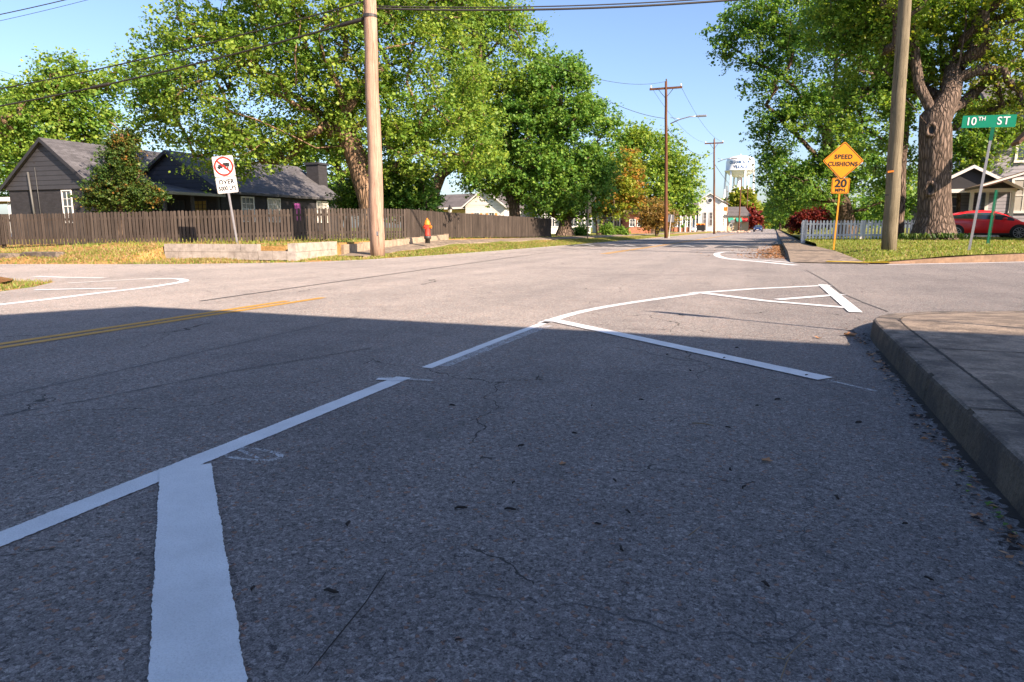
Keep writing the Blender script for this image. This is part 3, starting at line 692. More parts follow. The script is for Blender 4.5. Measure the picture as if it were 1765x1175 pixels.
# big spreading maple behind the left pole
make_tree('maple_tree','large bright green maple spreading over the charcoal fence behind the left utility pole','tree',at(640,29,z=.4),
 [(None,[(637,345),(622,295),(606,250)]),((0,None),[(585,215),(566,190,1),(545,130,1),(520,60,1),(500,-40,1)]),((606,250),[(545,255,-1),(500,232,-1.5),(440,205,-2),(390,190,-2)]),
  ((628,310),[(672,292,.5),(712,262,1),(738,222,1),(745,170,1)]),((600,240),[(612,170,2),(640,90,2),(650,0,2)]),((566,190),[(500,160,0),(440,110,0),(400,50,0)]),((738,222),[(790,210,1),(830,235,1)]),
  ((500,232),[(430,262,-2),(370,285,-2)]),((585,215),[(620,150,-2),(600,80,-2)])],
 [(420,150,175,110),(330,190,105,75),(270,130,45,75),(560,70,190,120),(700,120,140,130),(640,215,110,55),(770,235,95,65),(450,248,125,38),(600,-70,260,110),(400,40,110,70),(815,270,60,30),(385,285,60,22),(690,270,70,35),(540,235,40,20)],
 29,1450,132000,.112,'leafA','barkL',.46,crad=.68,leafmix=('leafC',.25),seed=1,sides=14,shell=.55)
make_tree('maple_tree','tall slender light green tree between the big maple and the dark tree','tree',at(738,42,z=.3),
 [(None,[(745,340),(760,300),(805,260),(812,180),(822,90),(828,0)]),((805,260),[(850,190),(880,120)]),((812,180),[(775,120),(770,50)]),((790,270),[(770,230),(750,200)]),((822,120),[(860,70),(870,30)])],
 [(850,110,95,120),(810,20,75,60),(900,190,75,80),(810,220,75,80),(860,290,70,50),(930,160,40,60),(800,120,50,120),(850,40,60,40)],
 42,650,60000,.145,'leafA','barkd',.34,crad=.95,leafmix=('leafC',.45),seed=2)
make_tree('maple_tree','dense deep green tree with low dark limbs behind the end of the charcoal fence','tree',at(888,41,z=.35),
 [(None,[(887,372),(886,352)]),((0,None),[(872,325),(868,290),(880,230),(900,160)]),((886,355),[(902,325),(930,290),(960,240),(975,180)]),((886,355),[(892,310),(915,250),(935,190)]),
  ((886,350),[(855,345,-.5),(820,338,-1),(800,325,-1)]),((902,330),[(935,325,0),(975,325,0),(1010,320)]),((872,325),[(830,300,1),(800,275,1)]),((960,240),[(1000,250),(1025,270)])],
 [(955,170,75,70),(990,230,75,65),(900,230,80,65),(1005,290,60,50),(945,305,95,45),(850,300,50,32),(975,125,30,28),(885,290,60,40),(950,345,70,18)],
 41,800,76000,.14,'leafB','barkd',.33,crad=.68,leafmix=('leafC',.35),seed=3)
make_tree('small_tree','small dark spreading tree just behind the fence left of the hydrant','tree',at(738,31,z=.4),
 [(None,[(735,388),(722,372)]),((0,None),[(700,355),(680,345),(655,350)]),((722,372),[(728,345),(715,315)]),((735,388),[(760,360),(775,340)])],
 [(690,325,55,38),(715,350,45,28),(665,350,25,25),(700,300,50,22)],31,150,15000,.12,'leafB','barkd',.13,crad=.55,leafmix=('leafC',.4),seed=4)
make_tree('small_tree','leafy tree with gnarled flared trunk just past the charcoal fence end','tree',at(974,50,z=.25),
 [(None,[(974,392),(975,378)]),((0,None),[(965,350),(950,325)]),((975,378),[(990,350),(1005,330)]),((975,385),[(955,372),(940,362)]),((975,380),[(1000,372),(1015,362)])],
 [(975,330,55,38),(1005,352,35,22),(945,352,40,20),(1020,320,30,30)],50,170,15000,.17,'leafC','bark',.42,crad=.85,leafmix=('leafA',.4),seed=5,flare=1.9)
make_tree('small_tree','multi-stemmed yellow and orange leaved tree beside the back-facing diamond sign','tree',at(1033,62,z=.2),
 [(None,[(1030,375)]),((0,None),[(1040,345),(1062,310)]),((1033,398),[(1042,372),(1055,350),(1085,340)]),((1033,400),[(1025,370),(1030,340)])],
 [(1065,310,28,42),(1050,348,38,25),(1080,285,18,25),(1085,335,25,25),(1030,350,20,20)],62,160,14000,.2,'leafY','barkd',.2,crad=1.0,leafmix=('leafO',.22),seed=6)
make_tree('maple_tree','light green tree standing behind the tall street-lamp pole','tree',at(1125,85,z=.1),
 [(None,[(1122,365),(1118,330)]),((0,None),[(1100,290),(1085,260)]),((1118,330),[(1135,290),(1140,250)]),((1122,350),[(1155,320),(1175,300)])],
 [(1115,265,52,42),(1085,270,32,42),(1165,300,36,42),(1120,320,60,38),(1180,335,22,30),(1150,350,45,20),(1092,235,22,14)],85,330,30000,.27,'leafA','barkd',.36,crad=1.6,leafmix=('leafC',.3),seed=7)
make_tree('bush','round brown-leaved bush with many thin stems beside the tall dark pole','bush',at(1132,66,z=.15),
 [(None,[(1130,385)]),((0,None),[(1120,360)]),((1130,395),[(1140,360)]),((1131,398),[(1150,370)])],
 [(1130,365,24,27),(1145,378,22,18),(1115,378,16,18)],66,150,9000,.14,'leafBr','barkd',.10,crad=.7,leafmix=('leafO',.3),seed=8,shell=.2)
# background trees at left
make_tree('tree','tall light green tree behind the left gable of the charcoal house','tree',at(100,52,z=.3),
 [(None,[(102,300),(103,230),(100,175),(98,130)]),((103,230),[(120,190),(135,150)]),((103,240),[(70,210),(50,180)]),((102,270),[(150,240),(190,200)]),((100,180),[(80,140),(75,120)])],
 [(60,220,75,55),(110,175,60,50),(165,180,45,50),(185,240,45,45),(95,125,22,28),(130,115,22,20),(30,270,60,50),(120,260,80,35),(200,135,22,16),(60,155,40,14)],52,420,36000,.2,'leafA','barkL',.4,crad=1.1,leafmix=('leafC',.3),seed=9)
make_tree('tree','darker green tree at the far left edge behind the awning','tree',at(-30,60,z=.3),
 [(None,[(-30,290),(-28,220)]),((0,None),[(-50,180)]),((-28,240),[(10,200)])],
 [(-40,220,90,60),(10,290,50,45),(-20,160,50,25),(30,200,35,30)],60,220,17000,.24,'leafC','barkd',.4,crad=1.3,seed=10)
make_tree('tree','green tree behind the chimney of the charcoal house','tree',at(585,62,z=.3),
 [(None,[(585,320),(580,260)]),((0,None),[(550,230)]),((580,290),[(610,250)])],
 [(560,250,60,36),(630,300,45,35),(500,270,50,25),(590,320,40,30),(660,330,60,30)],62,220,17000,.24,'leafC','barkd',.35,crad=1.2,leafmix=('leafA',.4),seed=11)
# right side
make_tree('maple_tree','massive old maple with thick grey knotted trunk beside the red car','tree',at(1610,30,z=.38),
 [(None,[(1611,370),(1610,320),(1612,270),(1612,230),(1612,205)]),((0,None),[(1598,175,0),(1585,150,.3),(1578,110,.5),(1575,40,.5)]),
  ((1612,205),[(1638,165,0),(1655,100,0),(1665,40,0),(1672,-60,0)]),((1612,215),[(1655,180,.5),(1690,150,1),(1740,110,1),(1790,60,1)]),((1638,165),[(1650,60,1.5),(1690,-40,1.5)]),
  ((1610,225),[(1570,180,-1),(1540,150,-1.5)]),((1612,200),[(1625,150,2),(1620,50,3)])],
 [(1700,140,100,55,1.5),(1610,50,95,85,2.5),(1745,60,80,95),(1650,-70,210,100),(1560,130,45,45,2),(1800,160,60,80),(1700,60,70,50,1),(1545,20,50,70)],
 30,700,62000,.11,'leafA','bark',.62,crad=.6,leafmix=('leafY',.3),seed=12,sides=22,flare=1.55,knots=[(1603,326,.25),(1634,288,.17),(1605,226,.24)])  # yellow clumps mixed in paint the warm sunlight into the crown
make_tree('small_tree','light leafy young tree in front of the grey house behind the red car','tree',at(1652,41,z=.34),
 [(None,[(1652,350),(1656,290)]),((0,None),[(1690,260),(1720,235)]),((1652,320),[(1640,280)])],
 [(1700,245,60,34),(1655,275,32,34),(1745,215,45,36),(1690,200,45,26),(1712,285,30,14)],41,210,17000,.14,'leafA','barkd',.12,crad=.7,leafmix=('leafC',.5),seed=50)
make_tree('maple_tree','tree with narrow dark trunk directly behind the right utility pole','tree',at(1545,32,z=.36),
 [(None,[(1546,380),(1550,300),(1556,200),(1562,100),(1568,0)]),((1556,200),[(1520,150),(1490,90)]),((1562,100),[(1590,50),(1600,0)]),((1550,280),[(1520,250),(1500,225)])],
 [(1520,100,85,80),(1560,0,120,70),(1500,200,70,60),(1540,290,45,45,2),(1470,30,80,60)],
 32,330,34000,.13,'leafC','bark',.27,crad=.75,leafmix=('leafA',.45),seed=13,sides=14)
make_tree('maple_tree','wide dark green maple behind the white picket fence and amber diamond sign','tree',at(1462,41,z=.33),
 [(None,[(1460,385),(1456,365),(1452,350)]),((0,None),[(1435,300),(1425,230),(1440,150),(1440,60)]),((1458,372),[(1485,362,-.5),(1515,350,-1),(1560,330,-1)]),
  ((1435,300),[(1390,250),(1350,210),(1320,180)]),((1425,230),[(1370,150),(1310,110),(1260,80)]),((1452,350),[(1430,345,-1),(1405,320,-1)]),((1440,150),[(1490,90),(1530,60)]),((1425,240),[(1480,200),(1510,170)]),((1440,90),[(1390,40),(1330,20)])],
 [(1420,110,110,85),(1310,75,75,45),(1345,170,60,55),(1335,232,38,25),(1390,240,85,70),(1490,200,80,90),(1380,25,120,55),(1510,320,75,45),(1400,320,75,35),(1260,55,35,28),(1345,300,45,25),(1480,-10,120,60),(1455,280,60,50),(1300,20,55,30),(1240,82,22,16),(1560,350,30,30)],
 41,950,86000,.135,'leafC','barkd',.44,crad=.70,leafmix=('leafB',.4),seed=14)
make_tree('tree','green roadside tree further up the right side of the street','tree',at(1385,95,z=.2),
 [(None,[(1385,370)]),((0,None),[(1370,350)]),((1385,380),[(1400,350)])],
 [(1375,335,32,28),(1400,350,40,22),(1350,345,22,18),(1345,325,20,16)],95,190,13000,.3,'leafC','barkd',.3,crad=1.5,seed=15)
for i,(px,py,rx,ry,dd,lf,lab) in enumerate([(1480,362,50,24,85,'leafC','leafy tree seen low between the wide maple and the right utility pole'),(1545,355,45,30,75,'leafB','dark leafy tree seen low behind the narrow dark trunk'),(1420,365,35,22,100,'leafB','low dark tree behind the left half of the white picket fence'),(1345,362,20,16,170,'leafC','distant green tree where the right pavement vanishes'),(1362,352,24,22,130,'leafB','dark green tree behind the red-leaved bush on the right side'),
   (1282,352,22,24,230,'leafY','distant yellow-green tree under the water tower'),(1305,372,20,14,300,'leafY','lowest distant yellow-green tree beside the far poles'),(1328,378,16,9,420,'leafC','smallest far green tree at the end of the street'),
   (1365,378,22,8,210,'leafC','low green tree mass past the white picket fence'),(1255,378,14,9,190,'leafR','maroon tree beside the grey-roofed shop left of the far poles'),(1290,374,14,9,200,'leafR','maroon tree behind the far leaning poles')]):
    bz=at(px,dd,z=0)
    make_tree('tree',lab,'tree',bz,[(None,[(px,py+ry*.4)]),((0,None),[(px-rx*.3,py)]),((px,py+ry),[(px+rx*.3,py)])],[(px,py,rx,ry),(px-rx*.4,py+ry*.3,rx*.6,ry*.6),(px+rx*.5,py+ry*.4,rx*.5,ry*.5)],dd,70,5200,.0042*dd*.9,lf,'barkd',.004*dd*.4,crad=.011*dd,seed=20+i)
make_tree('bush','red-leaved maple bush at the left end of the white picket fence','bush',at(1398,46,z=.3),
 [(None,[(1398,392)]),((0,None),[(1388,380)]),((1398,398),[(1408,378)])],
 [(1392,378,22,11),(1408,370,14,8),(1380,384,12,9),(1413,385,12,8)],46,130,9000,.12,'leafR','barkd',.08,crad=.5,seed=31)
make_tree('bush','small orange flowering bush beyond the red bush along the pavement','bush',at(1378,60,z=.2),
 [(None,[(1378,396)])],[(1378,395,16,5),(1366,388,7,10)],60,60,3500,.12,'leafO','barkd',.05,crad=.4,seed=32,leafmix=('leafY',.5))
# evergreen by the charcoal house
make_tree('evergreen_shrub','dark conical evergreen with orange new growth in front of the charcoal house','shrub',at(205,28,z=.35),
 [(None,[(206,320),(208,270),(210,235)])],
 [(190,335,48,24),(235,338,45,22),(205,305,42,28),(209,270,30,28),(212,240,18,20),(170,345,24,14)],28,260,32000,.075,'leafE','barkd',.11,crad=.42,leafmix=('leafEo',.16),seed=33,shell=.3)
make_tree('shrub','dense green shrub at the right end of the charcoal house behind the fence','shrub',at(598,33,z=.4),
 [(None,[(600,360)])],[(598,345,22,20),(612,330,18,18),(625,352,16,16)],33,90,9000,.09,'leafE','barkd',.08,crad=.5,leafmix=('leafC',.5),seed=34)
for i,(px,py,rx,ry,dd,lab) in enumerate([(1047,396,8,8,60,'round green shrub in front of the white house with tall windows'),(1070,400,12,6,62,'low dark green shrub left of the brick house'),(1000,400,8,6,54,'small green shrub at the foot of the gnarled tree')]):
    make_tree('shrub',lab,'shrub',at(px,dd,z=.15),[(None,[(px,py)])],[(px,py,rx,ry)],dd,40,3000,.12,'leafC','barkd',.05,crad=.45,seed=40+i)
# strappy green plants at foot of the big maple
def leafy_plant(px,py,w,d,label,n=170,h=.27):
    c=at(px,d,py); T=thing('leafy_plant',c,label,'plant'); V=[];F=[]
    for i in range(n):
        x=random.gauss(0,w*.4);y=random.gauss(0,.15);a=random.uniform(0,6.28);l=h*random.uniform(.5,1.1);ln=random.uniform(.2,.7)
        dx,dy=math.cos(a),math.sin(a); q=.018; o=len(V)
        V+=[(x-dy*q,y+dx*q,0),(x+dy*q,y-dx*q,0),(x+dx*l*ln*.5+dy*q,y+dy*l*ln*.5-dx*q,l*.8),(x+dx*l*ln,y+dy*l*ln,l*.75)]; F.append((o,o+1,o+2,o+3))
    raw('foliage',np.array(V),np.array(F),'leafE',T)
leafy_plant(1575,411,.9,29.2,'clump of low green plants left of the big maple trunk')
leafy_plant(1632,410,1.0,29.0,'clump of low green plants right of the big maple trunk')
# ---------------- poles, cables ----------------
def pole(px,ytop,ybase,d,r0,r1,mat,label,z=None,top_px=None,group='utility poles along the street'):
    b=at(px,d,ybase); 
    if z is not None: b.z=z
    t=at(top_px if top_px else px,d,ytop); T=thing('utility_pole',b,label,'utility pole',group)
    mb=MB(); n=14; q=[b.lerp(t,i/n)-b for i in range(n+1)]; q[0].z-=.2
    for i in range(1,n): q[i]+=Vector((random.uniform(-1,1),random.uniform(-1,1),0))*r0*.06
    mb.tube(q,[r0+(r1-r0)*i/n for i in range(n+1)],20 if d<40 else 10); mb.build('shaft',mat,T,True); return T,b,t
TL,bL,tL=pole(651,-60,438,20.9,.225,.175,'polewood','near left weathered brown utility pole standing on the grass verge',top_px=635)
bnd=MB(); bnd.tube([(-.1,0,6.9),(-.1,0,7.0)],.205,16); 
TR,bR,tR=pole(1532,-60,433,21.0,.215,.165,'polegrey','near right greenish utility pole standing on the lawn corner',top_px=1563)
b_=MB(); pp=(tR-bR); f=(at(1537,21,336).z-bR.z)/pp.z; b_.tube([pp*f-Vector((0,0,.02)),pp*f+Vector((0,0,.02))],.205,18); b_.build('band','dkmetal',TR)
bt=MB(); f=(at(1540,21,296).z-bR.z)/pp.z; c0=pp*f; to=Vector((-bR.x,-bR.y,0)).normalized(); bt.bar(c0+to*.2+Vector((-.16,0,-.01)),c0+to*.2+Vector((.0,0,.01)),.01,.05); bt.build('number_tag','hyel',TR)
for py,rr in ((402,.02),):
    s=MB(); f=(at(652,20.9,py).z-bL.z)/(tL-bL).z; c0=(tL-bL)*f; to=Vector((-bL.x,-bL.y,0)).normalized(); s.box(c0.x+to.x*.21-.04,c0.x+to.x*.21+.04,c0.y+to.y*.21-.01,c0.y+to.y*.21+.01,c0.z-.06,c0.z+.06); s.build('number_tag','galv',TL)
s=MB(); s.tube([(.0,-.0,6.75),(.0,0,6.83)],.2,16); s.build('band','dkmetal',TL)
def cable(a,b,sag,r,label,group=None,extra=None,n=40,name='overhead_cable'):
    a=Vector(a);b=Vector(b); T=thing(name,a,label,'cable',group); mb=MB()
    pts=[a.lerp(b,i/n)-a-Vector((0,0,sag*4*(i/n)*(1-i/n))) for i in range(n+1)]
    mb.tube(pts,r,6); mb.build('wire','cable',T,True)
    if extra:
        for (u0,u1,rr,nm) in extra:
            q=MB(); i0=int(u0*n); 
            pa=a.lerp(b,u0)-a-Vector((0,0,sag*4*u0*(1-u0))); pb=a.lerp(b,u1)-a-Vector((0,0,sag*4*u1*(1-u1)))
            pm=pa.lerp(pb,.08); pn=pa.lerp(pb,.92); q.tube([pa,pm,pn,pb],[r*1.1,rr,rr,r*1.1],10); q.build(nm,'cable',T,True)
    return T
pB=at(628,20.9,32); eB=at(-420,30,236)
cable(pB,eB,.55,.028,'lower thick black cable running left from the near left utility pole','overhead cables',[(.0,.028,.06,'sleeve'),(.33,.36,.055,'splice_case')])
cable(at(628,20.9,2),at(-420,30,206),.55,.022,'upper thick black cable running left from the near left utility pole','overhead cables')
cable(at(640,20.9,14),at(1560,21,-32),.30,.03,'thick black cable crossing the street between the two near utility poles','overhead cables')
cable(at(640,20.9,10),at(1560,21,-36),.28,.018,'thin cable strapped along the thick cable crossing the street','overhead cables')
cable(at(-120,24,48),at(300,24,-50),.1,.016,'upper thin wire across the top left corner','overhead cables')
cable(at(-120,24,60),at(300,24,-42),.1,.008,'lower thin wire across the top left corner','overhead cables')
cable(at(-120,60,78),at(160,60,165),.3,.012,'faint thin wire above the left background tree','overhead cables')
cable(at(-60,36,262),at(60,33.2,280),.2,.012,'thin wire running to the gable of the charcoal house','overhead cables')
def far_pole(px,yt,yb,d,label,arm=None,lamp=None,lean=0,r=.16):
    T,b,t=pole(px,yt,yb,d,r,r*.65,'poledark',label,top_px=px+lean)
    h=(t-b)
    if arm:
        m=MB(); z=h.z-arm[1]; w=arm[0]; m.box(-w+h.x,w+h.x,-.22,-.1,z-.08,z+.08); 
        m.build('crossarm','poledark',T); 
        br=MB(); br.bar((-w*.45+h.x,-.1,z-.06),(h.x,-.12,z-.8),.04,.04); br.bar((w*.45+h.x,-.1,z-.06),(h.x,-.12,z-.8),.04,.04); br.build('brace','dkmetal',T)
        for q in (-.92,.92): i=MB(); i.lathe([(.05,0),(.07,.05),(.05,.1),(.07,.15),(.03,.22)],8,(h.x+w*q,-.16,z+.08)); i.build('insulator','trimw',T,True)
        i=MB(); i.lathe([(.05,0),(.07,.05),(.05,.12),(.07,.18),(.03,.25)],8,(h.x,0,h.z)); i.build('insulator','dkmetal',T,True)
    if lamp:
        z=(at(px,d,lamp[0]).z-b.z); L=lamp[1]; m=MB(); m.tube([(0,0,z),(L*.35,0,z+L*.14),(L*.7,0,z+L*.22),(L,0,z+L*.22)],.045,8); m.tube([(0,0,z+.5),(L*.35,0,z+L*.16)],.02,6); m.build('lamp_arm','galv',T,True)
        hd=MB(); hd.box(L-.05,L+.75,-.16,.16,z+L*.22-.06,z+L*.22+.08); hd.build('lamp_head','galv',T,bevel=.03)
    return T,b,t
P1=far_pole(1148,140,410,60,'tall dark utility pole with crossarm and street lamp beside the brown bush',(1.35,.55),(213,2.2))
P2=far_pole(1231,240,402,98,'dark utility pole with crossarm just left of the water tower',(1.25,.5),(279,1.9))
far_pole(1273,306,397,170,'leaning brown pole directly in front of the water tower legs',None,None,5,.2)
far_pole(1286,323,397,200,'reddish far pole with crossarm just right of the water tower',(1.5,.6),None,3,.2)
far_pole(1295,335,393,260,'thin far pole standing behind the reddish pole',(1.5,.6),None,2,.2)
far_pole(1307,345,393,340,'farthest pole on the left of the street vanishing point',(1.6,.7),None,0,.24)
far_pole(1315,347,392,380,'lone thin far pole nearest the vanishing point',None,None,0,.2)
far_pole(1253,320,396,150,'slim pole left of the water tower beside the shop',None,None,0,.12)
cable(at(640,20.9,-40),Vector(P1[2]),1.2,.012,'thin wire from the near left pole to the tall street-lamp pole','overhead cables')
cable(at(880,40,60),at(1148,60,204),.9,.02,'sagging wire running to the tall street-lamp pole','overhead cables')
for k,(dx,lb) in enumerate([(-1.2,'left wire between the tall lamp pole and the next far pole'),(1.2,'right wire between the tall lamp pole and the next far pole')]):
    cable(Vector(P1[2])+Vector((dx,0,-.4)),Vector(P2[2])+Vector((dx,0,-.4)),.9,.012,lb,'overhead cables')
cable(at(1148,60,218),at(1231,98,262),1.2,.02,'lower sagging wire between the tall lamp pole and the next far pole','overhead cables')
cable(Vector(P2[2])+Vector((0,0,-3)),at(1286,200,330),1.5,.03,'wire from the second far pole past the water tower','overhead cables')
# ---------------- signs ----------------
def rrect(w,h,r,n=5):
    P=[]
    for cx,cy,a0 in ((w/2-r,h/2-r,0),(-w/2+r,h/2-r,90),(-w/2+r,-h/2+r,180),(w/2-r,-h/2+r,270)):
        for i in range(n+1): a=R(a0+90*i/n); P.append((cx+r*math.cos(a),cy+r*math.sin(a)))
    return P
def rot2(P,a): c,s=math.cos(a),math.sin(a); return [(x*c-y*s,x*s+y*c) for x,y in P]
def plate(T,poly,z,mats,name='sign_plate',y=0,border=None,thick=.004,back='sback'):
    m=MB(); n=len(poly); P=[(a,b+z) for a,b in poly]
    m.cur=1; m.prism(P,y,y+thick,'xz'); m.m[0]=0 
    o=m.build(name,[mats,back],T,False,False)
    for p in o.data.polygons: p.material_index=0 if p.normal.y<-.5 else 1
    if o.data.polygons[0].normal.y>0: 
        o.data.flip_normals()
        for p in o.data.polygons: p.material_index=0 if p.normal.y<-.5 else 1
    return o
def ringp(T,Pout,Pin,z,mat,y,name='border'):
    n=len(Pout); m=MB(); m.add([(a,y,b+z) for a,b in Pout]+[(a,y,b+z) for a,b in Pin],[(i,(i+1)%n,(i+1)%n+n,i+n) for i in range(n)]); return m.build(name,mat,T,False,False)
# speed cushions
b=at(1438,24,420); T=thing('warning_sign',b,'amber diamond SPEED CUSHIONS sign above a square 20 MPH plate on a yellow post','road sign',rot=(0,R(1.6),R(3)))
zc=at(1448,24,277).z-b.z; s2=.91
post=MB(); post.bar((0,.03,-.2),(0,.03,zc+.55),.05,.035,up=(0,1,0)); post.build('post','ypost',T)
PD=rot2(rrect(s2,s2,.05),R(45)); sp=plate(T,PD,zc,'samber')
ringp(sp,rot2(rrect(s2-.04,s2-.04,.04),R(45)),rot2(rrect(s2-.08,s2-.08,.03),R(45)),zc,'sblack',-.002)
text_obj('SPEED',.20,'sblack',sp,(0,-.004,zc+.13),off=.006,sx=.95,space=1.12); text_obj('CUSHIONS',.20,'sblack',sp,(0,-.004,zc-.11),off=.006,sx=.87,space=1.1)
z2=at(1444,24,320).z-b.z; sp=plate(T,rrect(.56,.52,.04),z2,'samber'); ringp(sp,rrect(.53,.49,.035),rrect(.50,.46,.03),z2,'sblack',-.002)
text_obj('20',.36,'sblack',sp,(0,-.004,z2+.07),off=.012,sx=1.05); text_obj('MPH',.15,'sblack',sp,(0,-.004,z2-.15),off=.006,sx=1.0,space=1.1)
# no trucks
b=at(409,20.9,421); T=thing('truck_ban_sign',b,'leaning white no-trucks sign reading OVER 5000 LBS in front of the charcoal fence','road sign',rot=(0,R(-6),R(28)))
L=(at(393,20.9,268)-b).length; post=MB(); post.bar((0,.03,-.3),(0,.03,L-.1),.06,.03,up=(0,1,0)); post.bar((0,.012,0),(0,.012,L-.1),.02,.02,up=(0,1,0)); post.build('post','galv',T)
z1=L-.30; sp=plate(T,rrect(.6,.6,.04),z1,'swhite'); ringp(sp,rrect(.585,.585,.035),rrect(.565,.565,.03),z1,'sblack',-.002)
circ=lambda r:[(r*math.cos(i*math.pi/18),r*math.sin(i*math.pi/18)) for i in range(36)]
tk=MB(); 
for q in ((-.02,.17,-.02,.1),(-.16,-.035,-.05,.055),(-.19,-.16,-.05,.0)): tk.box(q[0],q[1],-.004,-.0035,z1+q[2],z1+q[3])
for x in (-.13,.03,.11): tk.prism([(x+.03*math.cos(i*.5236),z1-.055+.03*math.sin(i*.5236)) for i in range(12)],-.004,-.0036,'xz')
tk.build('truck_symbol','sblack',sp)
ringp(sp,circ(.28),circ(.225),z1,'sred',-.006,'red_ring'); sl=MB(); sl.bar((-.18,-.008,z1+.18),(.18,-.008,z1-.18),.001,.055,up=(1,0,1)); sl.build('red_slash','sred',sp)
z2=z1-.3-.245; sp=plate(T,rrect(.6,.47,.04),z2,'swhite'); ringp(sp,rrect(.585,.455,.035),rrect(.565,.435,.03),z2,'sblack',-.002)
text_obj('OVER',.18,'sblack',sp,(0,-.004,z2+.09),off=.007,sx=.9,space=1.12); text_obj('5000 LBS',.18,'sblack',sp,(0,-.004,z2-.1),off=.007,sx=.68,space=1.1)
# street name sign
b=at(1670,20,432); T=thing('street_name_sign',b,'green 10TH ST street name sign on a leaning galvanised post by the kerb','street sign',rot=(0,R(4.2),R(-6)))
L=at(1692,20,220).z-b.z; post=MB(); post.bar((0,0,-.3),(0,0,L*.92),.065,.045,up=(0,1,0)); post.build('post','galv',T)
cl=MB(); cl.bar((0,0,L*.9),(0,0,L*1.0),.09,.06,up=(0,1,0)); cl.build('clamp','gpost',T)
zc=L+.17; sp=plate(T,rrect(1.27,.335,.02),zc,'sgreen',back='sgreen'); sp.rotation_euler=(0,R(-2),0)
text_obj('10',.30,'swhite',sp,(-.42,-.004,zc-.0),off=.004,sx=.88); text_obj('TH',.15,'swhite',sp,(-.17,-.004,zc+.07),off=.003,sx=.9); text_obj('ST',.30,'swhite',sp,(.34,-.004,zc),off=.004,sx=.88,space=1.15)
b=at(1703,24.5,424); T=thing('green_post',b,'short dark green metal post on the lawn near the red car','post',rot=(0,R(2.5),0)); m=MB(); hh=at(1708,24.5,327).z-b.z
m.bar((-.02,0,-.2),(-.02,0,hh),.05,.012,up=(0,1,0)); m.bar((.03,.02,-.2),(.03,.02,hh),.012,.05,up=(0,1,0)); m.bar((-.055,.02,-.2),(-.055,.02,hh),.012,.05,up=(0,1,0)); m.build('channel','gpost',T)
# back-facing diamond on left, small plates
b=at(1013,47,411); T=thing('warning_sign',b,'grey back of a diamond sign with a small square plate below it facing away','road sign',rz=math.pi)
zc=at(1014,47,341).z-b.z; m=MB(); m.bar((0,.03,-.2),(0,.03,zc+.5),.06,.05,up=(0,1,0)); m.build('post','dkmetal',T)
plate(T,rot2(rrect(.8,.8,.04),R(45)),zc,'samber'); plate(T,rrect(.42,.42,.03),zc-.78,'samber')
b=at(1153,58,410); T=thing('road_sign',b,'grey back of a small rectangular sign on a leaning pale post by the tall pole','road sign',rot=(0,R(4),math.pi+.5))
T.rotation_euler=(0,R(5),math.pi); zc=at(1158,58,376).z-b.z; m=MB(); m.bar((0,.03,-.2),(0,.03,zc+.3),.05,.04,up=(0,1,0)); m.build('post','trimw',T); plate(T,rrect(.5,.62,.04),zc,'swhite',back='galv'); T.rotation_euler=(0,R(-4),math.pi)
# parking sign beyond the right edge that casts the thin shadow
b=Vector((2.72,5.72,.15)); T=thing('parking_sign',b,'plain sign on a thin post beyond the right edge, seen by its thin shadow','road sign'); m=MB(); m.bar((0,.02,0),(0,.02,2.6),.04,.03,up=(0,1,0)); m.build('post','galv',T); plate(T,rrect(.32,.46,.02),2.38,'swhite')
# ---------------- hydrant ----------------
b=at(737,25.2,414); T=thing('fire_hydrant',b,'red fire hydrant with yellow cap in front of the charcoal fence','fire hydrant'); T.scale=(.84,.84,1.0)
m=MB(); m.lathe([(.11,-.1),(.11,.05),(.15,.05),(.15,.16)],20); m.build('base','dkmetal',T,True)
m=MB(); m.lathe([(.135,.16),(.118,.2),(.112,.5),(.125,.53),(.14,.55)],20); m.build('barrel','hred',T,True)
m=MB(); m.lathe([(.145,.55),(.145,.59),(.125,.6),(.115,.67),(.07,.73),(.03,.75),(.03,.8),(.0,.8)],20); m.build('bonnet','hyel',T,True)
for a in (0,180,-90):
    m=MB(); v=Vector((math.cos(R(a)),math.sin(R(a)),0)); c=Vector((0,0,.48)); m.tube([c+v*.1,c+v*.16,c+v*.16,c+v*.2],[.05,.05,.055,.055] if a!=-90 else [.065,.065,.075,.075],12); m.tube([c+v*.2,c+v*.225],.02,5); m.build('outlet','hyel' if a!=-90 else 'hred',T)
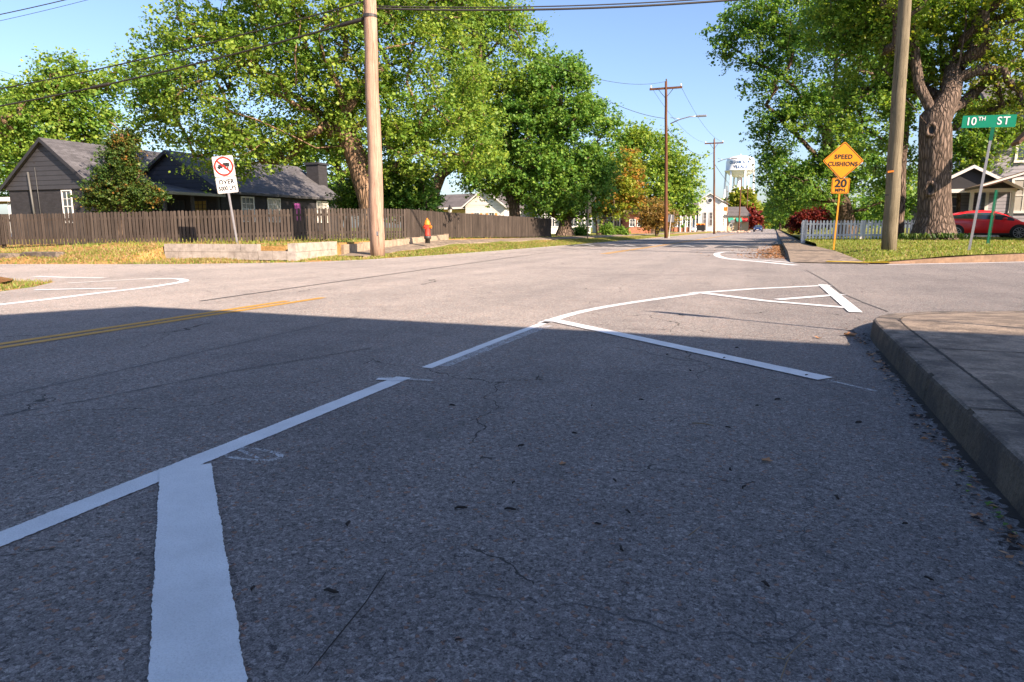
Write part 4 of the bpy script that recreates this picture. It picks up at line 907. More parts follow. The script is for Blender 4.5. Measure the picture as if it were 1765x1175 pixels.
# ---------------- fences ----------------
def along(P,n_per,zfun=None):
    return
def picket_fence(line,hts,mat,label,cat,name,pw,gap,top='round',rails=(.25,.8),rail_mat=None,group=None):
    T=thing(name,line[0],label,cat,group); base=Vector(line[0]); lastx=0
    for si,(a,b) in enumerate(zip(line,line[1:])):
        a=Vector(a);b=Vector(b);Ls=(b-a).length; d=(b-a).normalized(); dh=Vector((d.x,d.y,0)).normalized(); nr=Vector((dh.y,-dh.x,0))
        nb=max(1,round(Ls/2.4))
        for k in range(nb):
            p0=a.lerp(b,k/nb); p1=a.lerp(b,(k+1)/nb); m=MB(); L=(p1-p0).length; n=int(L/(pw+gap))
            h0=hts[si]+(hts[si+1]-hts[si])*k/nb; h1=hts[si]+(hts[si+1]-hts[si])*(k+1)/nb
            for i in range(n):
                t=(i+.5)/n; c=p0.lerp(p1,t)-base; h=(h0+(h1-h0)*t)+random.uniform(-.012,.012); w=pw/2*random.uniform(.93,1.05); tl=random.uniform(-.008,.008); th=.011; zb=.05+random.uniform(-.02,.02)
                if top=='round': prof=[(-w,zb),(w,zb),(w,h-.04),(w*.75,h-.012),(0,h),(-w*.75,h-.012),(-w,h-.04)]
                else: prof=[(-w,zb),(w,zb),(w,h-.06),(0,h),(-w,h-.06)]
                q=len(prof); vs=[c+dh*(x+tl*z)+nr*th+Vector((0,0,z)) for x,z in prof]+[c+dh*(x+tl*z)-nr*th+Vector((0,0,z)) for x,z in prof]
                m.add(vs,[tuple(range(q)),tuple(range(2*q-1,q-1,-1))]+[(j,j+q,(j+1)%q+q,(j+1)%q) for j in range(q)])
            m.build('picket_panel',mat,T,False,False)
            r=MB()
            for fz in rails: r.bar(p0-base-nr*.035+Vector((0,0,h0*fz)),p1-base-nr*.035+Vector((0,0,h1*fz)),.04,.08)
            r.build('rail',mat,T); ps=MB(); c=p0-base-nr*.10; ps.box(c.x-.045,c.x+.045,c.y-.045,c.y+.045,c.z-.2,c.z+h0*.97); ps.build('post',mat,T)
    return T
picket_fence(FEN[:6],[1.06,1.06,1.09,1.13,1.17,1.19],'picket','weathered charcoal picket fence along the left side in front of the dark house','fence','picket_fence',.085,.03)
picket_fence(FEN[5:],[1.17,1.15,1.16],'picket','darker charcoal picket fence running away along the main street past the hydrant','fence','picket_fence',.10,.012)
Wl=[at(1388,33.5,z=.31),at(1592,32.0,z=.34)]
picket_fence(Wl,[.95,.93],'wpicket','white picket fence on the right side behind the amber diamond sign','fence','picket_fence',.085,.06,'point')
Wl2=[at(1388,33.5,z=.31),at(1384,50,z=.25)]
picket_fence(Wl2,[.97,.95],'wpicket','short return of white picket fence running along the right pavement','fence','picket_fence',.085,.06,'point')
# ---------------- block walls ----------------
def block_wall(a,b,rows,label,mat,mat2=None,bh=.2,bw=.4,th=.2,z0=-.03,slope=0):
    a=Vector((*a,0));b=Vector((*b,0)); T=thing('block_wall',a,label,'wall'); d=(b-a).normalized(); L=(b-a).length; nr=Vector((-d.y,d.x,0))
    for r_ in range(rows):
        m=MB(); x=-(r_%2)*bw/2
        while x<L-.01:
            x0=max(x,0)+.004; x1=min(x+bw,L)-.004
            if x1>x0+.02:
                j=random.uniform(-.006,.006); zz0=z0+r_*bh+.004+slope*x; zz1=zz0+bh-.008
                vs=[]
                for q,w in ((x0,0),(x1,0),(x1,th),(x0,th)): vs.append(d*q+nr*(w+j))
                m.add([v+Vector((0,0,zz0)) for v in vs]+[v+Vector((0,0,zz1)) for v in vs],[(0,3,2,1),(4,5,6,7),(0,1,5,4),(1,2,6,5),(2,3,7,6),(3,0,4,7)])
            x+=bw
        m.build('block_course',mat if (r_<rows-1 or not mat2) else mat2,T)
    return T
block_wall((-15.35,14.02),(-12.75,14.62),2,'low grey block retaining wall under the leaning no-trucks sign','block',z0=.05,bh=.21)
block_wall((-12.74,14.62),(-11.72,14.84),1,'single-course grey block step between the grey and pale walls','block',z0=.05,bh=.24)
block_wall((-11.70,14.85),(-12.34,17.6),2,'whitish block retaining wall at the street corner','blockw',z0=.03,bh=.23,th=.22)
block_wall((-12.42,18.05),(-12.95,26.5),1,'long low pale retaining wall beside the pavement behind the left pole','beige',z0=.03,bh=.36,bw=1.2,slope=.03)
m=MB(); a=Vector(at(40,17.9,z=0)); bb=Vector(at(100,17.8,z=0)); m.bar((a.x,a.y,.14),(bb.x,bb.y,.14),.3,.28); o=m.build('concrete_slab','kerbc',None,bevel=.02); tag(o,'broken brown concrete slab set into the straw bank at the left','slab')
m=MB(); a=Vector(at(-60,17.6,z=0)); bb=Vector(at(33,17.8,z=0)); m.bar((a.x,a.y,.14),(bb.x,bb.y,.13),.3,.22); o=m.build('concrete_slab','kerbc',None,bevel=.02); tag(o,'longer brown concrete slab in the bank at the left picture edge','slab')
# ---------------- houses ----------------
def win(parent,loc,w,h,rz=0,frame='trimw',pane='glass',mull=(1,1),fw=.07,shut=None,name='window'):
    f=MB(); f.box(-w/2-fw,w/2+fw,-.05,.0,h,h+fw); f.box(-w/2-fw-.03,w/2+fw+.03,-.07,0,-fw,0); f.box(-w/2-fw,-w/2,-.048,0,0,h); f.box(w/2,w/2+fw,-.048,0,0,h)
    f.box(-w/2,w/2,-.04,0,h*.49,h*.51+.02)
    for i in range(1,mull[0]+1): x=-w/2+w*i/(mull[0]+1); f.box(x-.012,x+.012,-.034,-.012,0,h)
    for i in range(1,mull[1]+1): z=h*.5+h*.5*i/(mull[1]+1); f.box(-w/2,w/2,-.033,-.012,z-.012,z+.012)
    o=f.build(name,frame,parent); o.location=loc; o.rotation_euler=(0,0,rz)
    p=MB(); p.box(-w/2,w/2,-.012,.04,0,h); p.build('pane',pane,o)
    if shut:
        for s in (-1,1): q=MB(); x=s*(w/2+fw+.17); q.box(x-.14,x+.14,-.04,0,0,h); q.build('shutter',shut,o)
    return o
def gable_roof(T,x0,x1,y0,y1,ze,zr,mat,ov=.3,th=.12,xr=None,name='roof',trim='trimd'):
    xr=(x0+x1)/2 if xr is None else xr
    sl=(zr-ze)/(xr-x0); sr=(zr-ze)/(x1-xr)
    P=[(x0-ov,ze-ov*sl),(xr,zr),(x1+ov,ze-ov*sr),(x1+ov,ze-ov*sr+th),(xr,zr+th),(x0-ov,ze-ov*sl+th)]
    m=MB(); m.prism(P,y0-ov,y1+ov,'xz'); o=m.build(name,mat,T)
    for yy in (y0-ov-.02,y1+ov+.001):
        t=MB()
        sxl=x0-ov-.01; sxr=x1+ov+.01
        t.prism([(sxl,ze-ov*sl-.07),(xr,zr-.07),(sxr,ze-ov*sr-.07),(sxr,ze-ov*sr+th*.9),(xr,zr+th*.9),(sxl,ze-ov*sl+th*.9)],yy,yy+.02,'xz'); t.build('bargeboard',trim,o)
    return o
def gable_house(name,loc,w,l,ze,zr,wall,roofm,label,cat='house',gable=None,ov=.35,trim='trimd',group=None,rz=0):
    T=thing(name,loc,label,cat,group,rz=rz)
    m=MB(); m.box(-w/2,w/2,0,l,-.4,ze); m.build('wall',wall,T)
    g_=MB(); 
    for yy in (.0,l-.1): g_.prism([(-w/2,ze),(w/2,ze),(0,zr-.02)],yy-.02 if yy==0 else yy,yy+.1,'xz')
    g_.build('gable',gable or wall,T); gable_roof(T,-w/2,w/2,0,l,ze,zr,roofm,ov,trim=trim); return T
# charcoal house: wing A + wing B + porch
hb=Vector((-29.4,23.1,.3)); T=thing('charcoal_house',hb,'long charcoal brick and siding house with grey shingle roofs behind the picket fence','house')
ze=2.6;zr=4.62
m=MB(); m.box(-5.6,0,0,8,-.4,ze); m.build('wall','cbrick',T)
m=MB(); m.prism([(-5.75,ze-.22),(.15,ze-.22),(.15,ze),(-2.8,zr-.05),(-5.75,ze)],-.06,.1,'xz'); m.build('gable','csid',T)
gable_roof(T,-5.6,0,0,9,ze,zr,'roofg',.22)
win(T,(-1.62,-.01,.86),.55,1.42,mull=(1,1),fw=.05); 
m=MB(); m.tube([(-3.75,-.12,.2),(-3.95,-.12,3.2)],.045,8); m.tube([(-3.4,-.08,.3),(-3.5,-.08,3.4)],.012,5); m.build('conduit','sback',T,True)
# wing B
m=MB(); m.box(-2.3,3.9,3.8,13.5,-.4,ze-.18); m.build('wall','cbrick',T)
m=MB(); m.prism([(-2.3,2.42),(3.95,2.42),(.8,4.28)],3.74,3.9,'xz'); m.build('gable','navy',T)
gable_roof(T,-2.3,3.9,3.8,13.5,2.42,4.3,'roofg',.3)
for y,pw,pn in ((5.6,.8,'glass'),(7.6,.9,'glassl'),(11.9,1.0,'glassl')): win(T,(3.91,y,.95),pw,1.15,R(90),pane=pn,mull=(2,1))
m=MB(); m.box(3.91,3.95,9.3,9.8,1.0,1.95); dr=m.build('door','purple',T)
m=MB(); m.box(1.9,2.8,13.2,14.1,-.4,4.45); ch=m.build('chimney','cbrick',T); m=MB(); m.box(1.83,2.87,13.13,14.17,4.45,4.58); m.build('chimney_cap','trimd',ch)
# porch roof
m=MB(); m.add([(0,.3,2.72),(0,3.9,2.72),(4.0,3.9,2.06),(4.0,.3,2.06),(0,.3,2.84),(0,3.9,2.84),(4.05,3.9,2.18),(4.05,.3,2.18)],[(0,1,2,3),(7,6,5,4),(0,3,7,4),(1,5,6,2),(2,6,7,3),(0,4,5,1)]); pr=m.build('porch_roof','roofg',T)
m=MB(); m.box(4.05,4.12,.3,3.9,2.08,2.2); m.build('gutter','galv',pr)
for y in (.5,2.1,3.7): m=MB(); m.box(3.75,3.87,y-.06,y+.06,-.2,2.1); m.build('porch_post','trimd',T)
win(T,(2.6,3.79,.8),.8,1.1,0,frame='trimd',pane='glow',mull=(2,2)); win(T,(1.2,3.79,.8),.7,1.1,0,frame='trimd',pane='glass')
# awning at the far left
b=at(20,37,z=.3)-Vector((.6,-1.5,0)); T=thing('awning',b,'tan metal carport awning with pale edge at the far left picture edge','awning')
m=MB(); m.box(-6,.55,-1.5,1.5,2.02,2.06); 
for i in range(14): m.box(-6+i*.47,-5.85+i*.47,-1.52,1.5,1.98,2.02)
m.build('awning_deck','tan',T); m=MB(); m.box(-6,.6,-1.56,-1.51,1.98,2.2); m.box(.56,.6,-1.5,1.5,1.98,2.2); m.build('fascia','trimw',T)
for x in (-5,-2.6,.3): m=MB(); m.box(x-.04,x+.04,-1.35,-1.27,-.3,2.0); m.build('post','trimw',T)
m=MB(); m.box(-6,.4,1.5,1.6,-.3,1.4); m.build('back_wall','tan',T)
# cream / white house behind fence middle
b=at(836,75,z=.3); b.z=.25; T=gable_house('white_house',b,4.6,10,3.0,4.75,'wsid','roofd','small white gabled house with orange shutters behind the charcoal fence',trim='trimw')
for x in (-.95,.8): win(T,(x,-.03,1.0),.55,1.2,shut='orange')
m=MB(); m.box(-9.5,-2.4,2,9,-.4,2.65); m.build('wing_wall','cream',T)
m=MB(); m.prism([(-9.8,2.55),(-2.3,2.75),(-2.3,2.95),(-9.8,2.75)],1.2,1.35,'xz'); m.build('fascia','trimw',T)
m=MB(); m.add([(-9.8,1.3,2.8),(-2.3,1.3,2.95),(-2.3,5.5,4.6),(-7.5,5.5,4.5),(-9.8,9.5,2.8),(-2.3,9.5,2.95)],[(0,1,2,3),(3,2,5,4),(0,3,4)]); m.build('wing_roof','roofd',T)
m=MB(); m.box(-9.4,-9.25,1.4,1.55,-.4,2.7); m.build('porch_post','trimw',T)
# yard lamp
b=at(776,36,z=.4); T=thing('yard_lamp',b,'small black lantern on a post behind the fence by the hydrant','lamp'); z=at(776,36,364).z-b.z
m=MB(); m.tube([(0,0,0),(0,0,z-.22)],.035,8); m.build('post','black',T)
m=MB(); m.lathe([(.06,z-.22),(.12,z+.1),(.12,z+.12)],6); m.build('lantern','glassl',T); m=MB(); m.lathe([(.16,z+.12),(.05,z+.25),(.02,z+.33)],6); m.build('lantern_cap','black',T)
# blue-grey house and long white houses
b=at(905,88,z=.2); T=gable_house('blue_house',b,4.2,9,2.9,4.6,'bsid','roofd','pale blue-grey sided house right of the dark tree trunk',trim='trimw'); win(T,(.9,-.03,1),.6,1.2)
def long_house(px0,px1,d,ze,zr,wall,roofm,label,wins,name='white_house',pane='glass',depth=9,ww=.75,wh=1.7,col=False):
    a=at(px0,d,z=.15); b2=at(px1,d,z=.15); w=(b2-a).length; ang=math.atan2(b2.y-a.y,b2.x-a.x); T=thing(name,a,label,'house',rz=ang)
    m=MB(); m.box(0,w,0,depth,-.4,ze); m.build('wall',wall,T)
    m=MB(); o=.4; m.prism([(-o,ze-.05),(depth/2,zr),(depth+o,ze-.05),(depth+o,ze+.1),(depth/2,zr+.15),(-o,ze+.1)],-o,w+o,'yz'); m.build('roof',roofm,T)
    g_=MB(); 
    for x in (0,w-.1): g_.prism([(0,ze),(depth,ze),(depth/2,zr)],x,x+.1,'yz')
    g_.build('gable',wall,T)
    for f in wins: win(T,(w*f,-.01,.9),ww,wh,0,pane=pane)
    if col:
        for f in wins: m=MB(); x=w*f+ww; m.lathe([(.12,-.4),(.12,ze-.1)],10,(x,-.9,0)); m.build('column','trimw',T)
    return T
long_house(928,962,76,3.3,4.3,'wsid','roofd','white house with a row of tall narrow windows at the fence end',(.12,.37,.63,.88))
long_house(965,1018,82,3.0,4.2,'wsid','roofd','white house half hidden by the gnarled tree trunk',(.2,.45,.7,.9))
long_house(1035,1078,90,3.5,5.2,'cream','roofb','pale cream house with white columns behind the yellow tree',(.25,.5,.8),'cream_house',col=True)
long_house(1084,1122,84,2.4,3.4,'brick','roofb','low red brick house left of the brown bush',(.15,.5),'brick_house',ww=.6,wh=.8)
long_house(1158,1192,118,2.9,4.2,'brick','roofb','orange-red brick house with pale porch columns behind the small road sign',(.15,.4,.65,.9),'brick_house',col=True,ww=.7)
# far commercial row
b=at(1197,140,z=.1); T=gable_house('church',at(1222,140,z=.1),4.4,20,6.2,7.6,'wsid','roofd','tall narrow white building front with a round window near the far poles',cat='building',trim='trimw')
m=MB(); m.prism([(.55*math.cos(i*math.pi/8),6.2+.55*math.sin(i*math.pi/8)) for i in range(16)],-.12,-.04,'xz'); o=m.build('round_window','trimw',T); m=MB(); m.prism([(.38*math.cos(i*math.pi/8),6.2+.38*math.sin(i*math.pi/8)) for i in range(16)],-.16,-.125,'xz'); m.build('pane','glass',o)
win(T,(-.9,-.03,1.2),.5,2.6); win(T,(.3,-.03,1.2),.5,2.6)
m=MB(); m.box(-1.1,1.1,-.08,-.03,-.1,.9); m.build('porch','trimw',T)
long_house(1200,1252,158,3.2,6.2,'wsid','roofd','low white hall with grey roof spreading behind the tall white front',(.1,.9),'white_hall')
long_house(1160,1212,150,3.4,5.2,'wsid','roofb','white house behind the parked silver car',(.2,.5,.8),'white_house')
long_house(1236,1252,145,3.0,3.6,'wsid','trimd','small bright white block building beside the second far pole',(.5,),'white_building')
T=long_house(1252,1290,175,3.6,5.9,'tan','roofd','grey-roofed shop with green and red awnings by the leaning pole',(.2,.6),'shop')
for x,mt in ((.9,'awn'),(2.9,'awn'),(4.4,'redcloth')):
    m=MB(); m.add([(x-.7,-.0,3.2),(x+.7,0,3.2),(x+.75,-1.1,2.4),(x-.75,-1.1,2.4),(x-.75,-1.1,2.15),(x+.75,-1.1,2.15)],[(0,1,2,3),(3,2,5,4)]); m.build('awning',mt,T)
m=MB(); c=at(1207,128,z=0); o=m.box(-.9,.9,-1.2,1.2,0,.95).build('dark_trailer','black',None,bevel=.05) if False else None
T=thing('trailer',at(1207,130,z=.0),'black box trailer with yellow load behind the parked dark car','trailer'); m=MB(); m.box(-.9,.9,-1.2,1.2,.35,1.35); m.build('box','black',T,bevel=.03)
for x in (-.6,.6): m=MB(); m.tube([(x,-1.25,.25),(x,-1.05,.25)],.25,12); m.build('wheel','tyre',T)
m=MB(); 
for i in range(5): m.lathe([(.18,1.35),(.22,1.5),(.1,1.7)],7,(-.7+i*.35,-.6+.2*(i%2),0))
m.build('load','hyel',T,True)
# rubble and garden clutter by the shop
m=MB(); c=at(1258,128,z=0)
for i in range(70):
    x=random.gauss(0,1.6);y=random.gauss(0,1.5);s_=random.uniform(.12,.4); m.lathe([(s_*.7,0),(s_,s_*.4),(s_*.5,s_*.9)],6,(c.x+x,c.y+y,0.02))
tag(m.build('rubble','rubble',None),'heap of pinkish garden rubble beside the far poles','rubble',kind='stuff')
for px,lab,mt in ((1262,'pale blue sign cross-shaped board by the far roadside','galv'),(1249,'small yellow warning sign far beside the shop','hyel')):
    b=at(px,125,z=0); T=thing('road_sign',b,lab,'road sign'); m=MB(); zt=2.0 if px==1262 else 4.2; m.box(-.05,.05,-.02,.02,0,zt); m.build('post','galv',T); m=MB(); m.box(-.35,.35,-.05,-.03,zt-.35,zt+.35) if px!=1262 else m.prism(rrect(.7,.5,.1),0,.02,'xz'); o=m.build('sign_plate',mt,T); 
    if px==1262: o.location=(0,-.05,zt)
b=at(1365,64,z=.2); T=thing('marker_post',b,'small yellow-green child-shaped marker on the pavement edge near the red bush','marker'); m=MB(); m.lathe([(.05,0),(.22,.35),(.2,.9),(.1,1.05)],10); m.build('body','hyel',T,True); m=MB(); m.lathe([(.02,1.02),(.13,1.12),(.13,1.25),(.02,1.36)],10); m.build('head','ypost',T,True)
# water tower
d=330; b=at(1270,d,z=0); T=thing('water_tower',b,'white water tower with blue village lettering rising above the end of the street','water tower')
Rt=6.4; zt=at(1270,d,269).z; zb=at(1270,d,295).z; zlow=at(1270,d,306).z
prof=[(.3,zlow),(2.5,zlow+.2),(4.6,zlow+1.1),(5.8,zlow+2.2),(Rt,zb),(Rt+.5,zb+.02),(Rt+.5,zb+.35),(Rt,zb+.4),(Rt,zt-2.6),(Rt*.93,zt-1.2),(Rt*.72,zt-.4),(Rt*.4,zt),(.4,zt+.2),(.35,zt+.9),(.05,zt+1)]
m=MB(); m.lathe(prof,48); tank=m.build('tank','tank',T,True)
ang=math.atan2(-b.x,b.y)  # lettering faces the street
text_obj('OLD HICKORY',1.9,'blue',tank,(0,0,zb+3.7),rot=(0,0,ang+R(2)),bend=Rt+.08,off=.05,sx=.85,ext=.02); text_obj('VILLAGE',1.9,'blue',tank,(0,0,zb+1.6),rot=(0,0,ang+R(2)),bend=Rt+.08,off=.05,sx=.95,ext=.02)
m=MB(); m.tube([(0,0,-1),(0,0,zlow+.3)],[1.4,1.1],16); m.build('riser','tank',T,True)
legs=[(Rt*math.cos(R(45+60*i+10)),Rt*math.sin(R(45+60*i+10))) for i in range(6)]
for x,y in legs: m=MB(); m.tube([(x*1.12,y*1.12,-1),(x*.98,y*.98,zb)],.45,10); m.build('leg','tank',T,True)
for z,f in ((zb*.33,1.08),(zb*.66,1.03)):
    m=MB()
    for i in range(6): a=legs[i];c=legs[(i+1)%6]; m.tube([(a[0]*f,a[1]*f,z),(c[0]*f,c[1]*f,z)],.12,6)
    m.build('ring_strut','tank',T)
# grey two-storey house at right
T=thing('grey_house',(10.9,48,.3),'two-storey light grey sided house with white framed windows behind the red car','house')
m=MB(); m.box(.6,11,0,9,-.4,7.4); m.build('wall','gsid',T)
m=MB(); m.box(.52,.68,-.06,.1,-.4,7.4); m.build('corner_board','trimw',T)
win(T,(2.35,-.02,1.55),1.0,1.75,0,pane='glassl',fw=.13); win(T,(2.35,-.02,4.4),1.0,1.75,0,fw=.13,mull=(2,1)); win(T,(5.6,-.02,1.55),1.0,1.75,0,fw=.13); win(T,(5.6,-.02,4.4),1.0,1.75,0,fw=.13)
m=MB(); m.prism([(0,7.3),(4.5,9.6),(9.6,7.3),(9.6,7.5),(4.5,9.8),(-.4,7.4)],0.2,11.4,'yz'); m.build('roof','roofd',T)
# its porch
m=MB(); m.box(-2.6,.6,-1.8,4,-.4,.25); m.build('porch_floor','trimw',T); m=MB(); m.box(-3,.5,1.2,1.35,-.1,3.0); m.build('porch_wall','gsid',T)
pr=gable_roof(T,-2.9,1.5,-2,1.4,2.75,3.95,'roofd',.2,name='porch_roof',trim='trimw'); m=MB(); m.prism([(-2.9,2.78),(1.5,2.78),(-.7,3.95)],-1.96,-1.86,'xz'); m.build('pediment','trimd',pr)
m=MB(); m.box(-2.9,1.5,-2.02,-1.84,2.55,2.76); m.build('porch_beam','trimw',T)
for x in (-2.75,-.6,1.35): m=MB(); m.box(x-.09,x+.09,-2.0,-1.85,-.3,2.55); m.build('porch_post','trimw',T)
m=MB(); m.box(-2.7,1.3,-1.95,-1.9,1.05,1.1)
for i in range(28): m.box(-2.65+i*.14,-2.63+i*.14,-1.94,-1.91,.25,1.05)
m.build('railing','black',T); win(T,(-1.0,1.18,.35),.8,2.05,0,name='door',mull=(0,1)); win(T,(-2.1,1.18,.9),.6,1.3,0)
# carport porch nearer at right edge
T=thing('carport',at(1765,36,z=.3),'brown-soffit gabled porch roof with white gutter at the right picture edge','carport')
zl=at(1697,36,323).z-.3; xl=-(1765-1697)/1193*36/.935
m=MB(); m.prism([(xl,zl),(3.2,zl+1.75),(6.6,zl),(6.6,zl+.14),(3.2,zl+1.9),(xl,zl+.14)],-.5,3,'xz'); m.build('roof','eave',T)
m=MB(); m.prism([(xl-.02,zl+.06),(3.2,zl+1.82),(3.2,zl+1.92),(xl-.02,zl+.16)],-.56,-.5,'xz'); m.build('fascia','trimw',T)
m=MB(); m.tube([(-.25,-.6,zl+.75),(-.2,-.55,zl+.45),(.05,-.5,zl+.3),(.08,-.5,-.3)],.05,8); m.build('downpipe','galv',T,True)
m=MB(); m.box(.1,.26,-.45,-.3,-.3,zl+.9); m.build('post','trimw',T); m=MB(); m.box(6,6.15,-.45,-.3,-.3,zl+.3); m.build('post','trimw',T)
m=MB(); 
for i in range(12): m.box(-2.9+i*.26,-2.76+i*.26,3.2,3.24,-.1,1.05)
fo=m.build('picket_screen','bsid',T)
T=thing('brown_house',at(1770,27,z=.3),'dark olive eave of a neighbouring house at the upper right edge','house')
zz=at(1745,27,247).z-.3; m=MB(); m.prism([(-.55,zz),(1.2,zz+2.0),(3.4,zz+2.6),(3.4,zz+2.75),(1.1,zz+2.2),(-.6,zz+.12)],0,1.0,'xz'); m.build('roof','roofb',T); m=MB(); m.box(2.6,8,.3,6,-.4,zz+1.6); m.build('wall','gsid',T)
# corner house behind the camera that shades the foreground
T=thing('corner_house',(4.36,.83,.1),'tall gabled corner house beyond the right edge, seen only by its long shadow','house')
m=MB(); m.box(.35,16,-14.2,-.35,-.2,8.0); m.build('wall','wsid',T)
rr=MB(); zE=7.9; pit=.325; yr=-7.3
rr.prism([(0,zE),(yr,zE-pit*yr),(-14.6,zE),(-14.6,zE-.15),(yr,zE-pit*yr-.15),(0,zE-.15)],0,16.4,'yz'); rr.build('roof','roofg',T)
gb=MB(); gb.prism([(-.35,7.9),(-14.2,7.9),(yr,zE-pit*yr-.1)],.35,.5,'yz'); gb.build('gable','wsid',T)
for y in (-3,-7,-11): win(T,(.34,y,1.2),1.0,1.6,R(-90)); win(T,(.34,y,4.8),1.0,1.6,R(-90))
# ---------------- cars ----------------
def car(label,loc,rz,paint,st,wheel_x,group=None,wr=.33,W=.89,name='parked_car'):
    """st: stations (x, zbot, zbelt, zroof) ; greenhouse where zroof>zbelt"""
    T=thing(name,loc,label,'car',group,rz=rz)
    rows=[]; hw=W
    for x,zb,zl,zr_,wf in st:
        w=hw*wf; gh=max(zr_-zl,0.01); wi=w*(1-.24*min(1,gh/.5)); 
        zt=zr_ if zr_>zl else zl+.01
        rows.append([(x,-w*.93,zb),(x,-w*.99,zb+.12),(x,-w,(zb+zl)/2),(x,-w*.975,zl-.06),(x,-w*.93,zl),(x,-wi*.97-.0,zl+(zt-zl)*.86),(x,-wi*.84,zt-.01),(x,-wi*.4,zt+.015),(x,0,zt+.02)])
    full=[]
    for r_ in rows: full.append(r_+[(x,-y,z) for x,y,z in reversed(r_[:-1])])
    n=len(full[0]); m=MB(); vs=[p for r_ in full for p in r_]; fs=[]; 
    for i in range(len(full)-1):
        for k in range(n-1): fs.append((i*n+k,i*n+k+1,(i+1)*n+k+1,(i+1)*n+k))
    fs.append(tuple(range(n))); fs.append(tuple((len(full)-1)*n+k for k in range(n))[::-1])
    m.add(vs,fs); body=m.build('body',paint,T,True)
    e=body.modifiers.new('s','SUBSURF'); e.levels=1; e.render_levels=2
    # side glass
    gs=[r_ for r_,s in zip(rows,st) if s[3]-s[2]>.12]
    for sgn in (1,-1):
        for seg in range(2):
            h=len(gs)//2; part=gs[:h+1] if seg==0 else gs[h:]; g_=MB(); V=[];
            for j,r_ in enumerate(part):
                x=r_[4][0]+(.04 if (j==0 and seg==1) else 0)-(.04 if (j==len(part)-1 and seg==0) else 0)
                a=Vector(r_[4]);b_=Vector(r_[5]); lo=a.lerp(b_,.12); hi=a.lerp(b_,.9 if r_[5][2]-r_[4][2]>.25 else .8)
                V+=[(x,(lo.y-.012)*sgn,lo.z),(x,(hi.y-.012)*sgn,hi.z)]
            g_.add(V,[(2*j,2*j+2,2*j+3,2*j+1) for j in range(len(part)-1)]); g_.build('side_window','carglass',T,True,False)
    # windscreens
    for (i0,i1) in ((0,1),(-1,-2)):
        gi=[k for k,s in enumerate(st) if s[3]-s[2]>.12]; a=gi[i0]; o_=a-1 if i0==0 else a+1; b2=gi[i1]
        A=rows[o_];B=rows[b2]; g_=MB(); out=.02 if i0==-1 else -.02
        g_.add([(A[4][0]+out,A[4][1]*.8,A[4][2]+.05),(A[4][0]+out,-A[4][1]*.8,A[4][2]+.05),(B[6][0]+out,-B[6][1]*.9,B[6][2]+.01),(B[6][0]+out,B[6][1]*.9,B[6][2]+.01)],[(0,1,2,3)])
        g_.build('windscreen' if i0==-1 else 'rear_window','carglass',T,False,False)
    x0=st[0][0];x1=st[-1][0]
    for s in (1,-1):
        l=MB(); l.box(x1-.42,x1-.1,s*W*.72-.12,s*W*.72+.12,.62,.74); l.build('headlight','lampw',T,True,bevel=.04)
        l=MB(); l.box(x0+.0,x0+.2,s*W*.72-.14,s*W*.72+.14,.78,.9); l.build('tail_light','sred',T,True,bevel=.03)
        l=MB(); l.box(.62,.8,s*(W+.08)-.08,s*(W+.08)+.08,.93,1.06); l.build('mirror',paint,T,True,bevel=.04)
        for hx in (-.75,.25): l=MB(); l.box(hx,hx+.18,s*(W+.0)-.015,s*(W+.0)+.015,.84,.87); l.build('door_handle',paint,T)
        l=MB(); l.box(-1.0,1.0,s*W*.985-.02,s*W*.985+.02,.2,.3); l.build('sill','black',T)
        for wx in wheel_x:
            y=s*(W-.11); t=MB(); t.prism([(wx+(wr+.055)*math.cos(i*math.pi/14),wr+.02+(wr+.05)*math.sin(i*math.pi/14)) for i in range(28)],s*(W-.16),s*(W+.008),'xz'); t.build('wheel_arch','black',T)
            wh=MB(); wh.lathe([(wr-.07,-.1),(wr,-.085),(wr,.085),(wr-.04,.1),(wr-.09,.1)],28); w_=wh.build('wheel','tyre',T,True); w_.rotation_euler=(R(90)*s,0,0); w_.location=(wx,s*(W-.06),wr)
            w_.rotation_euler=(R(-90)*s,0,0)
            rm=MB(); rm.lathe([(wr-.095,.085),(wr-.08,.105),(wr-.11,.105),(wr-.125,.07)],28); rm.lathe([(.05,.07),(.05,.11),(.01,.115)],12)
            for q in range(10):
                a=q*math.pi/5; u=Vector((math.cos(a),math.sin(a),0)); rm.bar(u*.04+Vector((0,0,.092)),u*(wr-.10)+Vector((0,0,.097)),.028,.02)
            rm.build('rim','rim',w_,False)
    pl=MB(); pl.box(x1-.02,x1+.02,-.25,.25,.42,.54); pl.build('number_plate','trimw',T)
    return T
PR=[(-2.26,.42,.75,.6,.72),(-2.2,.3,.98,.9,.88),(-2.0,.26,1.02,1.06,.96),(-1.5,.24,1.0,1.24,1.0),(-.9,.22,.97,1.38,1.0),(-.2,.22,.94,1.44,1.0),(.3,.22,.92,1.42,1.0),(.75,.22,.9,1.27,1.0),(1.15,.22,.88,1.05,1.0),(1.45,.22,.85,.85,1.0),(1.9,.24,.76,.7,.95),(2.2,.28,.64,.5,.84),(2.32,.36,.5,.4,.66)]
cp=at(1640,35.9,z=.33); car('glossy red hatchback parked on the grass beyond the big maple trunk',(cp.x+1.33,cp.y+.05,.33),R(1),'carred',PR,(-1.33,1.37))
SD=[(-2.2,.4,.8,.6,.75),(-2.1,.3,.95,.9,.9),(-1.6,.24,.98,.98,.97),(-1.2,.22,.95,1.12,1.0),(-.7,.22,.94,1.38,1.0),(0,.22,.93,1.42,1.0),(.5,.22,.92,1.36,1.0),(1.0,.22,.9,1.05,1.0),(1.3,.22,.88,.88,1.0),(1.9,.24,.78,.7,.96),(2.15,.3,.66,.5,.82)]
